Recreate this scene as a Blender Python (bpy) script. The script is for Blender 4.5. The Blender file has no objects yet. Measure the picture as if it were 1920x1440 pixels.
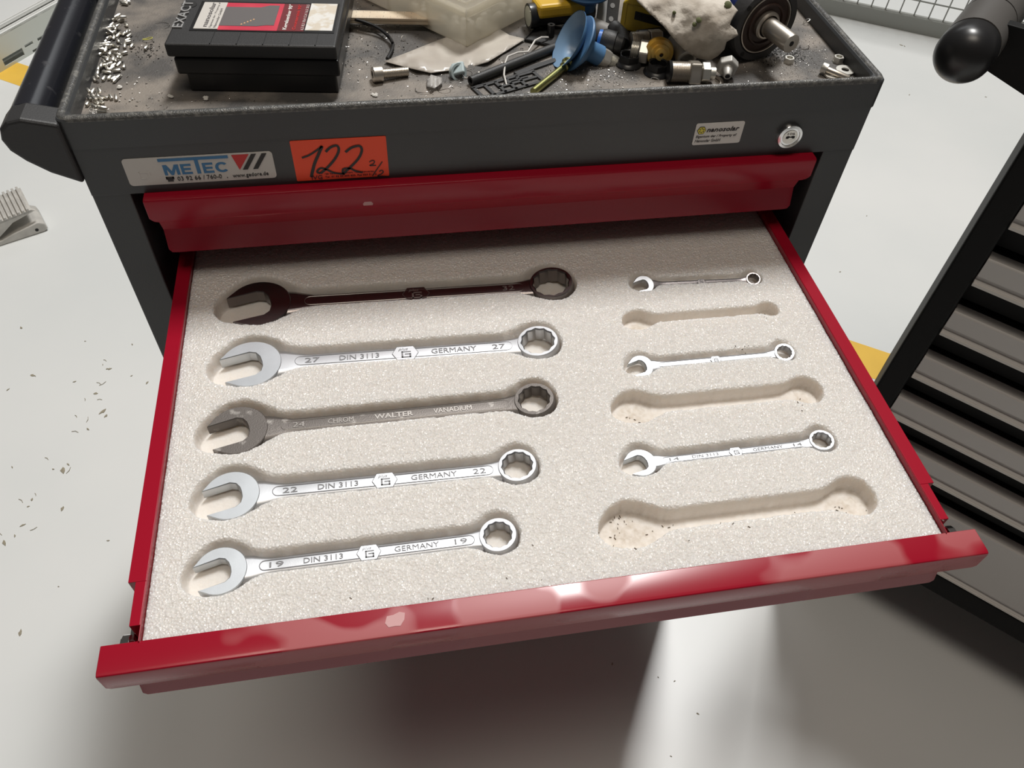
import bpy, bmesh, math, random
import numpy as np
from mathutils import Vector, Matrix
from mathutils.geometry import delaunay_2d_cdt
from mathutils import noise
random.seed(5)
sc = bpy.context.scene
COL = sc.collection
# ---------------------------------------------------------------- camera
CAM = Vector((-0.10330, -0.59960, 1.31170))
F = 1486.83
MR = Matrix(((0.9859553730986503, 0.09677670867678032, -0.1361112446331704),
             (-0.16162086878495244, 0.758245152109467, -0.6316193347861419),
             (0.04207965103346692, 0.6447468944944061, 0.7632370175828219)))
cd = bpy.data.cameras.new('camera'); cam = bpy.data.objects.new('camera', cd); COL.objects.link(cam)
cam.matrix_world = Matrix.Translation(CAM) @ MR.to_4x4()
cd.sensor_width = 36; cd.lens = F/1920*36; cd.clip_start = .02; cd.clip_end = 60
sc.camera = cam
# ---------------------------------------------------------------- light
w = bpy.data.worlds.new('world'); sc.world = w; w.use_nodes = True
w.node_tree.nodes['Background'].inputs[0].default_value = (1.0, .91, .82, 1)
w.node_tree.nodes['Background'].inputs[1].default_value = 0.062
def area(name, loc, target, sx, sy, power, color):
    d = bpy.data.lights.new(name, 'AREA'); d.shape = 'RECTANGLE'; d.size = sx; d.size_y = sy
    d.energy = power; d.color = color
    o = bpy.data.objects.new(name, d); COL.objects.link(o); o.location = loc
    v = (Vector(target)-Vector(loc)).normalized()
    z = -v; x = z.cross(Vector((0, 0, 1))).normalized(); x = Vector((0, 0, 1)).cross(z).normalized(); y = z.cross(x)
    o.matrix_world = Matrix.Translation(Vector(loc)) @ Matrix((x, y, z)).transposed().to_4x4()
    return o
area('roof_skylight', (1.60, 2.85, 8.0), (0, -.1, .8), .75, 2.0, 585, (1, .985, .96))
area('far_fill', (2.5, 8.5, 7.0), (0.5, 0, .5), 6, 1.6, 70, (.95, .98, 1))  # added fill lamp, unseen, for broad light and rims from behind
area('overhead_fill', (-.4, -1.1, 6.8), (0, -.1, .8), 2.4, 1.4, 95, (1, .90, .78))  # added fill lamp, unseen, lifts the shaded foam and front faces
sc.view_settings.view_transform = 'Standard'; sc.view_settings.look = 'None'
sc.view_settings.gamma = 1; sc.view_settings.use_curve_mapping = False
sc.view_settings.exposure = 0.0

# ---------------------------------------------------------------- helpers
V = Vector
def ray(u, v):
    return (MR @ V(((u-960)/F, -(v-720)/F, -1.))).normalized()
def on(u, v, z):                       # point of the level z seen at a pixel of the photograph
    d = ray(u, v); return CAM + d*((z-CAM.z)/d.z)
def onY(u, v, y):
    d = ray(u, v); return CAM + d*((y-CAM.y)/d.y)
def onP(u, v, P, n):
    d = ray(u, v); return CAM + d*((V(P)-CAM).dot(n)/d.dot(n))
def toward(P, k, right, up):           # unit vector: k towards the viewer's side, rest sideways
    v = (CAM-V(P)).normalized()
    s = MR.col[0]*right + MR.col[1]*up
    s = (s - v*s.dot(v)).normalized()
    return (v*k + s*math.sqrt(1-k*k)).normalized()

def nt(m): return m.node_tree.nodes, m.node_tree.links
def mat(name, color, rough=.5, metal=0, bump=0, bscale=200, var=0, vscale=6, col2=None, thr=None, rough2=None,
        trans=0, alpha=1, emis=0, coat=0, spec=None, kind='noise', detail=3, sss=0):
    m = bpy.data.materials.new(name); m.use_nodes = True
    N, L = nt(m); b = N['Principled BSDF']
    c = (*color, 1) if len(color) == 3 else color
    b.inputs['Base Color'].default_value = c
    b.inputs['Roughness'].default_value = rough; b.inputs['Metallic'].default_value = metal
    if spec is not None: b.inputs['Specular IOR Level'].default_value = spec
    if coat: b.inputs['Coat Weight'].default_value = coat; b.inputs['Coat Roughness'].default_value = .15
    if trans: b.inputs['Transmission Weight'].default_value = trans
    if alpha < 1: b.inputs['Alpha'].default_value = alpha
    if sss:
        b.inputs['Subsurface Weight'].default_value = sss
        b.inputs['Subsurface Radius'].default_value = (.016, .014, .012); b.inputs['Subsurface Scale'].default_value = 1
    tc = N.new('ShaderNodeTexCoord')
    if var or col2:
        nz = N.new('ShaderNodeTexNoise'); nz.inputs['Scale'].default_value = vscale; nz.inputs['Detail'].default_value = detail
        L.new(tc.outputs['Object'], nz.inputs['Vector'])
        rp = N.new('ShaderNodeValToRGB'); L.new(nz.outputs['Fac'], rp.inputs[0])
        if thr: rp.color_ramp.elements[0].position = thr[0]; rp.color_ramp.elements[1].position = thr[1]
        else: rp.color_ramp.elements[0].position = .3; rp.color_ramp.elements[1].position = .7
        mx = N.new('ShaderNodeMixRGB'); mx.inputs[1].default_value = c
        c2 = (*col2, 1) if col2 else (*[min(1, x*(1+var)) for x in c[:3]], 1)
        mx.inputs[2].default_value = c2
        L.new(rp.outputs[0], mx.inputs[0]); L.new(mx.outputs[0], b.inputs['Base Color'])
        if rough2 is not None:
            mr = N.new('ShaderNodeMapRange'); mr.inputs[3].default_value = rough; mr.inputs[4].default_value = rough2
            L.new(rp.outputs[0], mr.inputs[0]); L.new(mr.outputs[0], b.inputs['Roughness'])
    if bump:
        if kind == 'voronoi':
            n2 = N.new('ShaderNodeTexVoronoi'); n2.inputs['Scale'].default_value = bscale; out = n2.outputs['Distance']
        else:
            n2 = N.new('ShaderNodeTexNoise'); n2.inputs['Scale'].default_value = bscale; n2.inputs['Detail'].default_value = 2; out = n2.outputs['Fac']
        L.new(tc.outputs['Object'], n2.inputs['Vector'])
        bp = N.new('ShaderNodeBump'); bp.inputs['Strength'].default_value = bump; bp.inputs['Distance'].default_value = .001
        L.new(out, bp.inputs['Height']); L.new(bp.outputs[0], b.inputs['Normal'])
    return m

class MB:
    def __init__(s): s.v = []; s.f = []
    def add(s, vs, fs):
        k = len(s.v); s.v += [V(p) for p in vs]; s.f += [tuple(i+k for i in f) for f in fs]; return s
    def box(s, a, b, M=None):
        x0, y0, z0 = a; x1, y1, z1 = b
        vs = [V(p) for p in ((x0,y0,z0),(x1,y0,z0),(x1,y1,z0),(x0,y1,z0),(x0,y0,z1),(x1,y0,z1),(x1,y1,z1),(x0,y1,z1))]
        if M: vs = [M @ p for p in vs]
        return s.add(vs, [(3,2,1,0),(4,5,6,7),(0,1,5,4),(1,2,6,5),(2,3,7,6),(3,0,4,7)])
    def prism(s, pts, a, b, fr):       # closed polygon pts (p,q); fr maps (p,q,t) -> point
        n = len(pts)
        vs = [fr(p, q, a) for p, q in pts] + [fr(p, q, b) for p, q in pts]
        fs = [tuple(range(n))[::-1], tuple(range(n, 2*n))] + [(i, (i+1) % n, n+(i+1) % n, n+i) for i in range(n)]
        return s.add(vs, fs)
    def lathe(s, prof, M, n=24, cap=True):   # prof (r,h) along local z
        vs = []; fs = []
        for r, h in prof:
            for i in range(n):
                a = 2*math.pi*i/n; vs.append(M @ V((r*math.cos(a), r*math.sin(a), h)))
        m = len(prof)
        for j in range(m-1):
            for i in range(n):
                fs.append((j*n+i, j*n+(i+1) % n, (j+1)*n+(i+1) % n, (j+1)*n+i))
        if cap:
            fs.append(tuple(range(n))[::-1]); fs.append(tuple((m-1)*n+i for i in range(n)))
        return s.add(vs, fs)
    def tube(s, path, r, n=8, closed=False):
        P = [V(p) for p in path]; k = len(P); rr = r if isinstance(r, (list, tuple)) else [r]*k
        vs = []; fs = []; prev = None
        for i, p in enumerate(P):
            if closed: t = (P[(i+1) % k]-P[i-1])
            else: t = P[min(i+1, k-1)]-P[max(i-1, 0)]
            t.normalize()
            if prev is None: u = t.orthogonal().normalized()
            else:
                u = prev - t*prev.dot(t); u.normalize()
            prev = u; w2 = t.cross(u)
            for j in range(n):
                a = 2*math.pi*j/n; vs.append(p+(u*math.cos(a)+w2*math.sin(a))*rr[i])
        for i in range(k if closed else k-1):
            for j in range(n):
                i2 = (i+1) % k
                fs.append((i*n+j, i*n+(j+1) % n, i2*n+(j+1) % n, i2*n+j))
        if not closed:
            fs.append(tuple(range(n))[::-1]); fs.append(tuple((k-1)*n+j for j in range(n)))
        return s.add(vs, fs)
    def build(s, name, m, parent=None, smooth=False, bevel=0, seg=2, local=False, recalc=True, ang=40):
        org = V((0, 0, 0))
        if parent is not None and not local:
            p = parent
            while p: org += p.location; p = p.parent
        me = bpy.data.meshes.new(name); me.from_pydata([tuple(p-org) for p in s.v], [], s.f)
        if recalc:
            bm = bmesh.new(); bm.from_mesh(me); bmesh.ops.recalc_face_normals(bm, faces=bm.faces); bm.to_mesh(me); bm.free()
        me.materials.append(m)
        if smooth:
            me.polygons.foreach_set('use_smooth', [True]*len(me.polygons))
            try: me.set_sharp_from_angle(angle=math.radians(ang))
            except Exception: pass
        me.update()
        o = bpy.data.objects.new(name, me); COL.objects.link(o)
        if parent: o.parent = parent
        if bevel:
            md = o.modifiers.new('bevel', 'BEVEL'); md.width = bevel; md.segments = seg; md.limit_method = 'ANGLE'; md.angle_limit = math.radians(35)
        return o
def tag(o, label=None, cat=None, group=None, kind=None):
    if label: o['label'] = label
    if cat: o['category'] = cat
    if group: o['group'] = group
    if kind: o['kind'] = kind
    return o
def empty(name, loc, label, cat, group=None):
    o = bpy.data.objects.new(name, None); o.empty_display_size = .02; COL.objects.link(o); o.location = loc
    return tag(o, label, cat, group)
def frame(o, z, x=None):
    z = V(z).normalized()
    if x is None: x = z.orthogonal()
    x = (V(x)-z*V(x).dot(z)).normalized(); y = z.cross(x)
    return Matrix.Translation(V(o)) @ Matrix((x, y, z)).transposed().to_4x4()
def hexpts(r, rot=0): return [(r*math.cos(math.pi/3*i+rot), r*math.sin(math.pi/3*i+rot)) for i in range(6)]
def frm(M): return lambda p, q, t: M @ V((p, q, t))
_tc = {}
def textmesh(s, bold=0.0, shear=0.0):
    key = (s, bold, shear)
    if key in _tc: return _tc[key]
    c = bpy.data.curves.new('t', 'FONT'); c.body = s; c.size = 1; c.offset = bold; c.shear = shear; c.resolution_u = 2
    o = bpy.data.objects.new('t', c); COL.objects.link(o)
    dg = bpy.context.evaluated_depsgraph_get()
    me = bpy.data.meshes.new_from_object(o.evaluated_get(dg))
    vs = [v.co.copy() for v in me.vertices]; fs = [tuple(p.vertices) for p in me.polygons]
    bpy.data.objects.remove(o); bpy.data.curves.remove(c); bpy.data.meshes.remove(me)
    _tc[key] = (vs, fs); return _tc[key]
def text(mb, s, A, B, up, h, nrm, th=.0002, bold=0.0, shear=0.0, base=False):
    """letters from A to B (baseline), height h along up, raised th along nrm"""
    vs, fs = textmesh(s, bold, shear)
    x0 = min(v.x for v in vs); x1 = max(v.x for v in vs); y0 = 0 if base else min(v.y for v in vs); y1 = max(v.y for v in vs)
    A = V(A); B = V(B); X = B-A; U = V(up).normalized()*h; n = V(nrm).normalized()
    T = [A + X*((v.x-x0)/(x1-x0)) + U*((v.y-y0)/(y1-y0)) + n*th for v in vs]
    mb.add(T, fs)
    if th > .00035:
        # side walls
        cnt = {}
        for f in fs:
            for i in range(len(f)):
                e = (f[i], f[(i+1) % len(f)]); cnt[e] = 1
        T2 = [p - n*th*1.2 for p in T]; k = len(mb.v); mb.v += T+T2
        for (a, b) in cnt:
            if (b, a) not in cnt: mb.f.append((k+a, k+b, k+len(T)+b, k+len(T)+a))
    return mb
def ribbon(mb, pts, wdt, nrm, th=.0002):     # pen stroke
    n = V(nrm).normalized(); P = [V(p) for p in pts]
    # smooth
    Q = []
    for i in range(len(P)-1):
        p0 = P[max(i-1, 0)]; p1 = P[i]; p2 = P[i+1]; p3 = P[min(i+2, len(P)-1)]
        for t in (0, .25, .5, .75):
            Q.append(.5*((2*p1)+(p2-p0)*t+(2*p0-5*p1+4*p2-p3)*t*t+(3*p1-p0-3*p2+p3)*t**3))
    Q.append(P[-1]); vs = []; fs = []
    for i, q in enumerate(Q):
        t = (Q[min(i+1, len(Q)-1)]-Q[max(i-1, 0)]).normalized(); s = t.cross(n)*wdt/2
        vs += [q+s+n*th, q-s+n*th]
    for i in range(len(Q)-1): fs.append((2*i, 2*i+2, 2*i+3, 2*i+1))
    return mb.add(vs, fs)
def rrect(x0, y0, x1, y1, r, n=4):
    P = []
    for cx, cy, a0 in ((x1-r, y0+r, -90), (x1-r, y1-r, 0), (x0+r, y1-r, 90), (x0+r, y0+r, 180)):
        for i in range(n+1):
            a = math.radians(a0+90*i/n); P.append((cx+r*math.cos(a), cy+r*math.sin(a)))
    return P

# ---------------------------------------------------------------- materials
charcoal = mat('charcoal_paint', (.036, .038, .040), .42, bump=.12, bscale=900, var=.35, vscale=3)
rimpaint = mat('worn_rim_paint', (.085, .085, .083), .30, bump=.6, bscale=800, col2=(.20, .195, .18), thr=(.48, .72), vscale=220)
traymat = mat('dusty_tray_paint', (.085, .080, .076), .5, bump=.5, bscale=700, col2=(.25, .22, .19), thr=(.42, .66), vscale=24, detail=10)
blackpl = mat('black_plastic', (.016, .016, .017), .32)
blackpl2 = mat('dull_black_plastic', (.028, .028, .029), .5, bump=.15, bscale=900)
tubemat = mat('black_tube_paint', (.016, .017, .022), .24, col2=(.06, .06, .065), thr=(.64, .74), vscale=50, rough2=.5)
red = mat('red_paint', (.32, .005, .020), .25, spec=.3)
redhaze = mat('hazy_red_paint', (.355, .060, .068), .42, col2=(.30, .004, .018), thr=(.515, .54), vscale=6.5, rough2=.22, detail=3)
chip = mat('chipped_paint', (.55, .30, .30), .6)
dark = mat('dark_interior', (.01, .01, .01), .7)
chrome = mat('chrome', (.8, .8, .8), .12, 1)
satin = mat('satin_chrome', (.53, .54, .56), .44, 1, bump=.04, bscale=1500, var=-.12, vscale=40)
face = mat('ground_face_chrome', (.60, .63, .66), .44, 1, bump=.05, bscale=1800, var=-.1, vscale=60)
grnline = mat('engraved_shadow_line', (.22, .22, .23), .6)
gun = mat('gunmetal_phosphate', (.16, .145, .135), .48, .7, bump=.15, bscale=900, col2=(.34, .32, .30), thr=(.62, .72), vscale=90)
gunline = mat('gunmetal_edge', (.36, .34, .32), .45, .8)
darkchrome = mat('shade_darkened_chrome', (.20, .18, .175), .30, 1, bump=.05, bscale=1200)  # chrome with shade and dark reflections put into its colour
steel = mat('zinc_steel', (.78, .76, .70), .38, .85)
steel2 = mat('nickel_steel', (.68, .63, .56), .34, .9)
matte_al = mat('matte_aluminium', (.55, .54, .51), .55, .6, bump=.15, bscale=500)
white = mat('white_label', (.70, .68, .65), .5)
silverlabel = mat('silver_label', (.60, .575, .54), .45)
orange = mat('orange_red_label', (.95, .075, .018), .5)
ink = mat('black_ink', (.012, .010, .010), .5)
inkb = mat('blue_ink', (.035, .17, .36), .5)
inkr = mat('red_ink', (.55, .02, .02), .5)
inkg = mat('grey_ink', (.12, .11, .11), .6)
inky = mat('yellow_ink', (.70, .60, .06), .5)

# ---------------------------------------------------------------- setting
fm = mat('grey_epoxy_floor', (.66, .68, .675), .33, bump=.05, bscale=30, col2=(.72, .73, .72), thr=(.35, .65), vscale=1.5, detail=6)
mb = MB(); mb.box((-6, -4, -.05), (7, 9, 0)); o = mb.build('floor', fm); tag(o, kind='structure')
# yellow floor marking
A = on(40, 120, 0); B = on(1668, 663, 0); d = (B-A).normalized(); A = A-d*2.2; B = B+d*2.0
pn = V((-d.y, d.x, 0)); wd = abs((on(30, 159, 0)-on(40, 120, 0)).dot(pn))
if (on(30, 159, 0)-A).dot(pn) < 0: pn = -pn
mb = MB(); mb.add([A+V((0,0,.0006)), B+V((0,0,.0006)), B+pn*wd+V((0,0,.0006)), A+pn*wd+V((0,0,.0006)),
                   A, B, B+pn*wd, A+pn*wd], [(0,1,2,3),(4,5,1,0),(6,7,3,2),(5,6,2,1),(7,4,0,3)])
o = mb.build('trim_1', mat('yellow_floor_paint', (.80, .50, .07), .45, var=-.1, vscale=12)); tag(o, 'yellow painted stripe across the grey floor', kind='structure')

# ---------------------------------------------------------------- tool trolley
T = empty('tool_trolley', (0, .2, 0), 'charcoal grey tool trolley with red drawers, one pulled out, and cluttered top', 'tool trolley')
ZR = .96; ZT = .945; YB = .40; BW = .35
def tp(mbx, name, m, **k): return mbx.build(name, m, T, **k)
for s in (-1, 1):
    mb = MB(); a, b = sorted((s*.3155, s*.3465)); mb.box((a, .0008, .12), (b, YB, .9335)); tp(mb, 'side_panel', charcoal, bevel=.0012)
mb = MB(); mb.box((-.315, YB-.008, .12), (.315, YB, .935)); tp(mb, 'back_panel', charcoal)
mb = MB(); mb.box((-.315, .002, .12), (.315, YB-.008, .15)); tp(mb, 'base', charcoal, bevel=.001)
mb = MB(); mb.box((-.3465, .0, .888), (.3465, .018, .936)); tp(mb, 'front_fascia', charcoal, bevel=.001)
# top tray: rim walls and floor
mb = MB()
def ringwall(mb, x0, y0, x1, y1, t, z0, z1):
    o_ = rrect(x0, y0, x1, y1, .006, 4); i_ = rrect(x0+t, y0+t, x1-t, y1-t, .007, 4); n = len(o_)
    vs = [V((x, y, z0)) for x, y in o_]+[V((x, y, z1-.0012)) for x, y in o_]+\
         [V((x*.9975, (y-.2)*.996+.2, z1)) for x, y in o_]+[V((x, y, z1)) for x, y in i_]+[V((x*.996, (y-.2)*.994+.2, z1-.002)) for x, y in i_]+[V((x*.993, (y-.2)*.988+.2, z0)) for x, y in i_]
    fs = []
    for j in range(5):
        for k in range(n): fs.append((j*n+k, j*n+(k+1) % n, (j+1)*n+(k+1) % n, (j+1)*n+k))
    for k in range(n): fs.append((5*n+k, 5*n+(k+1) % n, (k+1) % n, k))
    mb.add(vs, fs)
ringwall(mb, -BW, -.0006, BW, YB+.003, .0075, .9335, ZR)
tp(mb, 'tray_wall', charcoal, smooth=True, ang=30)
mb = MB()
Q = rrect(-BW+.0035, .0029, BW-.0035, YB-.0005, .006, 4); mb.tube([(x, y, ZR-.0018) for x, y in Q], .0037, 10, closed=True)
tp(mb, 'tray_rim', rimpaint, smooth=True)
mb = MB(); mb.box((-.3435, .0065, .9365), (.3435, YB-.004, ZT)); tp(mb, 'tray_floor', traymat)
# castors
for x in (-.29, .29):
    for y in (.05, .35):
        mb = MB(); mb.lathe([(.045, -.014), (.05, -.010), (.05, .010), (.045, .014)], frame((x, y, .05), (1, 0, 0)), 20); cw = tp(mb, 'castor', blackpl, smooth=True)
        mb = MB(); mb.box((x-.022, y-.02, .10), (x+.022, y+.02, .12)); mb.box((x-.022, y-.014, .045), (x-.018, y+.014, .11)); mb.box((x+.018, y-.014, .045), (x+.022, y+.014, .11))
        mb.build('castor_fork', steel, cw)
# drawer front meshes
LIP = [(0, 0), (-.018, 0), (-.0205, -.0008), (-.021, -.003), (-.021, -.021), (-.0195, -.0245), (-.017, -.0255), (0, -.0255)]
LOW = [(.002, -.0235), (-.012, -.0257), (-.0055, -.043), (-.0105, -.0655), (-.0090, -.067), (.002, -.067)]
def extr(mb, prof, x0, x1, y, z, cut=.006):
    # x extrusion with cut lower corners
    n = len(prof); zb = min(q for p, q in prof); st = []
    for x, k in ((x0, 1), (x0+cut*.35, .35), (x0+cut, 0), (x1-cut, 0), (x1-cut*.35, .35), (x1, 1)):
        st.append([V((x, y+p, max(z+q, z+zb+cut*k*.9))) for p, q in prof])
    vs = [p for s in st for p in s]; fs = []
    for j in range(5):
        for k in range(n): fs.append((j*n+k, j*n+(k+1) % n, (j+1)*n+(k+1) % n, (j+1)*n+k))
    fs.append(tuple(range(n))); fs.append(tuple(5*n+k for k in range(n))[::-1])
    return mb.add(vs, fs)
def drawer(yb, zt, xl, opened, low=.067, ins=.0035):
    mb = MB()
    if opened:
        for s in (-1, 1):
            a, b = sorted((s*.2895, s*.3015)); mb.box((a, -.318, .770), (b, .33, .7995))
            a, b = sorted((s*.2895, s*.2965)); mb.box((a, -.350, .760), (b, -.318, .7995))
            a, b = sorted((s*.2890, s*.2897)); mb.box((a, -.361, .742), (b, .33, .799))
        mb.box((-.2897, -.361, .742), (.2897, .33, .744)); mb.box((-.2897, .328, .744), (.2897, .33, .79))
    else:
        mb.box((-.29, yb-.002, zt-.06), (.29, yb+.33, zt-.058)); mb.box((-.29, yb, zt-.058), (-.288, yb+.33, zt-.01)); mb.box((.288, yb, zt-.058), (.29, yb+.33, zt-.01))
    D = mb.build('drawer', red, T, bevel=.0009 if opened else 0)
    k = low/.067
    mb = MB(); extr(mb, LIP, -xl, xl, yb, zt, .007); mb.build('grip_lip', redhaze if opened else red, D, smooth=True, ang=35, bevel=.0006)
    mb = MB(); extr(mb, [(p, q if q > -.03 else q*k) for p, q in LOW], -xl+ins, xl-ins, yb, zt, .006); mb.build('drawer_front', redhaze if opened else red, D, smooth=True, ang=25)
    return D
D1 = drawer(.010, .8885, .3045, False)
D2 = drawer(-.360, .7975, .3135, True, ins=.0095)
for s in (-1, 1):
    mb = MB(); a, b = sorted((s*.2970, s*.3000)); mb.box((a, -.354, .765), (b, -.05, .786))
    mb.lathe([(.008, -.003), (.008, .003)], frame((s*.3015, -.356, .782), (1, 0, 0)), 14)
    tag(mb.build('drawer_slide', chrome, D2, bevel=.0006), 'chrome telescopic slide')
for i, z in enumerate((.722, .651, .580, .509)): drawer(.010, z, .3045, False)
drawer(.010, .438, .3045, False, .135); drawer(.010, .30, .3045, False, .135)
# paint chips
def patch(pts, name, m, parent, fr, th=.0004):
    mb = MB(); mb.prism(pts, 0, th, fr); return mb.build(name, m, parent)
c = on(742, 1162, .7976)
patch([(-.010, -.002), (-.007, -.006), (-.001, -.0055), (.004, -.006), (.008, -.001), (.009, .005), (.004, .0065), (-.002, .0045), (-.008, .004)], 'paint_chip', chip, D2, lambda p, q, t: V((c.x+p*.72, c.y+q*.8, .7974+t)))
c2 = onY(690, 382, -.0112)
patch([(-.004, -.0018), (.004, -.0018), (.0045, 0), (.003, .002), (-.003, .002), (-.0045, 0)], 'paint_chip', chip, D1, lambda p, q, t: V((c2.x+p, -.0108-t, c2.z+q)))
# lock
LC = onY(1478, 252, 0)
M = frame((LC.x, 0, LC.z), (0, -1, 0), (1, 0, 0))
mb = MB(); mb.lathe([(.0122, 0), (.0122, .0035), (.0115, .0048), (.0092, .0052), (.0088, .0042), (.0001, .0042)], M, 32); LK = tp(mb, 'lock', chrome, smooth=True)
mb = MB(); mb.lathe([(.0072, .0042), (.0070, .0050), (.0001, .0050)], M, 28); mb.build('lock_core', steel, LK, smooth=True)
mb = MB(); mb.prism([(-.0042, -.0012), (-.002, -.0012), (-.001, -.0002), (.001, -.0002), (.002, -.0012), (.0042, -.0012), (.0042, .001), (.002, .0014), (0, .0006), (-.002, .0014), (-.0042, .001)], .0048, .0053, frm(M)); mb.build('keyhole', dark, LK)
mb = MB(); p = M @ V((-.0035, .003, 0)); q = M @ V((.0035, .003, 0)); text(mb, '106', (p.x, -.0051, LC.z+.0025), (q.x, -.0051, LC.z+.0025), (0, 0, 1), .0023, (0, -1, 0), .0003); mb.build('lock_number', inkg, LK)
# stickers
UPZ = (0, 0, 1); NF = (0, -1, 0)
def Z7(a, b): p = onY(200+a/3.4286, 240+b/3.4286, 0); return p
def plate(name, m, x0, z0, x1, z1, r, label, rot=0):
    cx, cz = (x0+x1)/2, (z0+z1)/2; ca, sa = math.cos(rot), math.sin(rot)
    mb = MB(); mb.prism([(cx+(p-cx)*ca-(q-cz)*sa, cz+(p-cx)*sa+(q-cz)*ca) for p, q in rrect(x0, z0, x1, z1, r)], 0, -.0006, lambda p, q, t: V((p, t, q)))
    return tag(mb.build(name, m, T), label)
S1 = plate('maker_plate', silverlabel, -.3125, .8965, -.1925, .9225, .003, 'silver maker plate with blue METEC lettering')
yl = -.0006
mb = MB(); p = Z7(330, 304); q = Z7(735, 286)
L5 = -.2823; R5 = -.2295
def glyph(ch, x, w_, z, h):
    P = {'M': [(0,0),(.2,0),(.2,.62),(.42,0),(.58,0),(.8,.62),(.8,0),(1,0),(1,1),(.74,1),(.5,.36),(.26,1),(0,1)],
         'E': [(0,0),(1,0),(1,.19),(.27,.19),(.27,.41),(.92,.41),(.92,.59),(.27,.59),(.27,.81),(1,.81),(1,1),(0,1)]}
    if ch == 'C':
        o_ = [(.5+.5*math.cos(t), .5+.5*math.sin(t)) for t in [math.radians(42+k*276/16) for k in range(17)]]
        i_ = [(.5+.27*math.cos(t), .5+.31*math.sin(t)) for t in [math.radians(318-k*276/16) for k in range(17)]]
        n = 17
        for k in range(16):
            mb.prism([o_[k], o_[k+1], i_[15-k], i_[16-k]], 0, -.0003, lambda p, q, t: V((x+p*w_, yl+t, z+q*h)))
        return
    if ch == 'M':
        for pl in ([(0,0),(.2,0),(.2,1),(0,1)], [(.8,0),(1,0),(1,1),(.8,1)], [(.2,.62),(.42,0),(.5,0),(.5,.36),(.26,1),(.2,1)], [(.8,.62),(.8,1),(.74,1),(.5,.36),(.5,0),(.58,0)]):
            mb.prism(pl, 0, -.0003, lambda p, q, t: V((x+p*w_, yl+t, z+q*h)))
        return
    for a_, b_, c2_, d2_ in ((0, 0, .27, 1), (.27, 0, 1, .19), (.27, .41, .92, .59), (.27, .81, 1, 1)):
        mb.box((x+a_*w_, yl-.0003, z+b_*h), (x+c2_*w_, yl, z+d2_*h))
glyph('M', L5, .0125, .9052, .0098); glyph('E', L5+.0140, .0085, .9052, .0098); glyph('E', L5+.0315, .0085, .9052, .0098); glyph('C', L5+.0415, .0110, .9052, .0098)
for a, b, c_, d_ in ((-.2845, .9185, -.2285, .9210), (L5+.0262, .9052, L5+.0292, .9186)):
    mb.box((a, yl-.0004, b), (c_, yl, d_))
mb.build('blue_lettering', inkb, S1)
mb = MB(); mb.prism([(-.2255, .9210), (-.2115, .9210), (-.2215, .9065)], 0, -.0004, lambda p, q, t: V((p, yl+t, q))); mb.build('red_triangle', inkr, S1)
mb = MB()
for k in (0, .0085):
    mb.prism([(-.2095+k, .9210), (-.2055+k, .9210), (-.2150+k, .9065), (-.2190+k, .9065)], 0, -.0004, lambda p, q, t: V((p, yl+t, q)))
mb.build('black_stripe', ink, S1)
mb = MB(); text(mb, '03 92 66 / 760-0', (-.2735, yl, .8992), (-.2375, yl, .8992), UPZ, .0040, NF, th=.0004)
mb.box((-.2335, yl-.0004, .8992), (-.2328, yl, .9000))
text(mb, 'www.gedore.de', (-.2285, yl, .8980), (-.1990, yl, .8985), UPZ, .0048, NF, th=.0004, bold=.0)
mb.box((-.2815, yl-.0004, .8990), (-.2770, yl, .9018)); mb.box((-.2825, yl-.0004, .9022), (-.2760, yl, .9034)); mb.box((-.2825, yl-.0004, .9010), (-.2812, yl, .9034)); mb.box((-.2773, yl-.0004, .9010), (-.2760, yl, .9034))
mb.build('phone_and_web_lettering', ink, S1)
mb = MB()
for a, b, c_, d_ in ((-.3025, .9035, -.3021, .9095), (-.3025, .9092, -.2950, .9095), (-.2970, .9035, -.2967, .9085), (-.3025, .9035, -.2975, .9038), (-.2945, .9045, -.2941, .9095)): mb.box((a, yl-.0003, b), (c_, yl, d_))
mb.build('embossed_mark', white, S1)
S2 = plate('lot_sticker', orange, -.1765, .8915, -.0970, .9310, .001, 'orange-red sticker with handwritten 122 2/2')
mb = MB()
def st7(pts, w_): ribbon(mb, [(lambda P: V((P.x, yl, P.z)))(Z7(*p)) for p in pts], w_, NF, .0004)
st7([(1255, 188), (1300, 172), (1350, 140), (1385, 112)], .0017); st7([(1385, 112), (1362, 165), (1335, 230), (1315, 312)], .0026)
st7([(1408, 150), (1440, 120), (1480, 110), (1492, 140), (1470, 190), (1425, 245), (1375, 288)], .0022); st7([(1375, 288), (1352, 278), (1375, 255), (1410, 262), (1465, 285), (1530, 292)], .0018)
st7([(1535, 152), (1575, 122), (1625, 112), (1640, 140), (1620, 190), (1575, 240), (1518, 292)], .0022); st7([(1518, 292), (1520, 262), (1560, 255), (1600, 272), (1645, 282)], .0018)
st7([(1688, 216), (1708, 205), (1722, 212), (1712, 228), (1690, 238), (1732, 237)], .0009); st7([(1772, 212), (1740, 258), (1708, 305)], .0009)
st7([(1752, 276), (1768, 268), (1778, 278), (1765, 292), (1742, 304), (1800, 306)], .0010)
mb.build('handwritten_number', ink, S2)
mb = MB(); a = Z7(1318, 318); b = Z7(1388, 315); text(mb, 'IVG', (a.x, yl, .8922), (b.x, yl, .8922), UPZ, .0042, NF, th=.0004, bold=.02)
a = Z7(1405, 310); b = Z7(1735, 300)
text(mb, '122 Verwertung GmbH, 10229 Schwartau 1', (a.x, yl, .8962), (b.x, yl, .8962), UPZ, .0018, NF, th=.0004)
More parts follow.
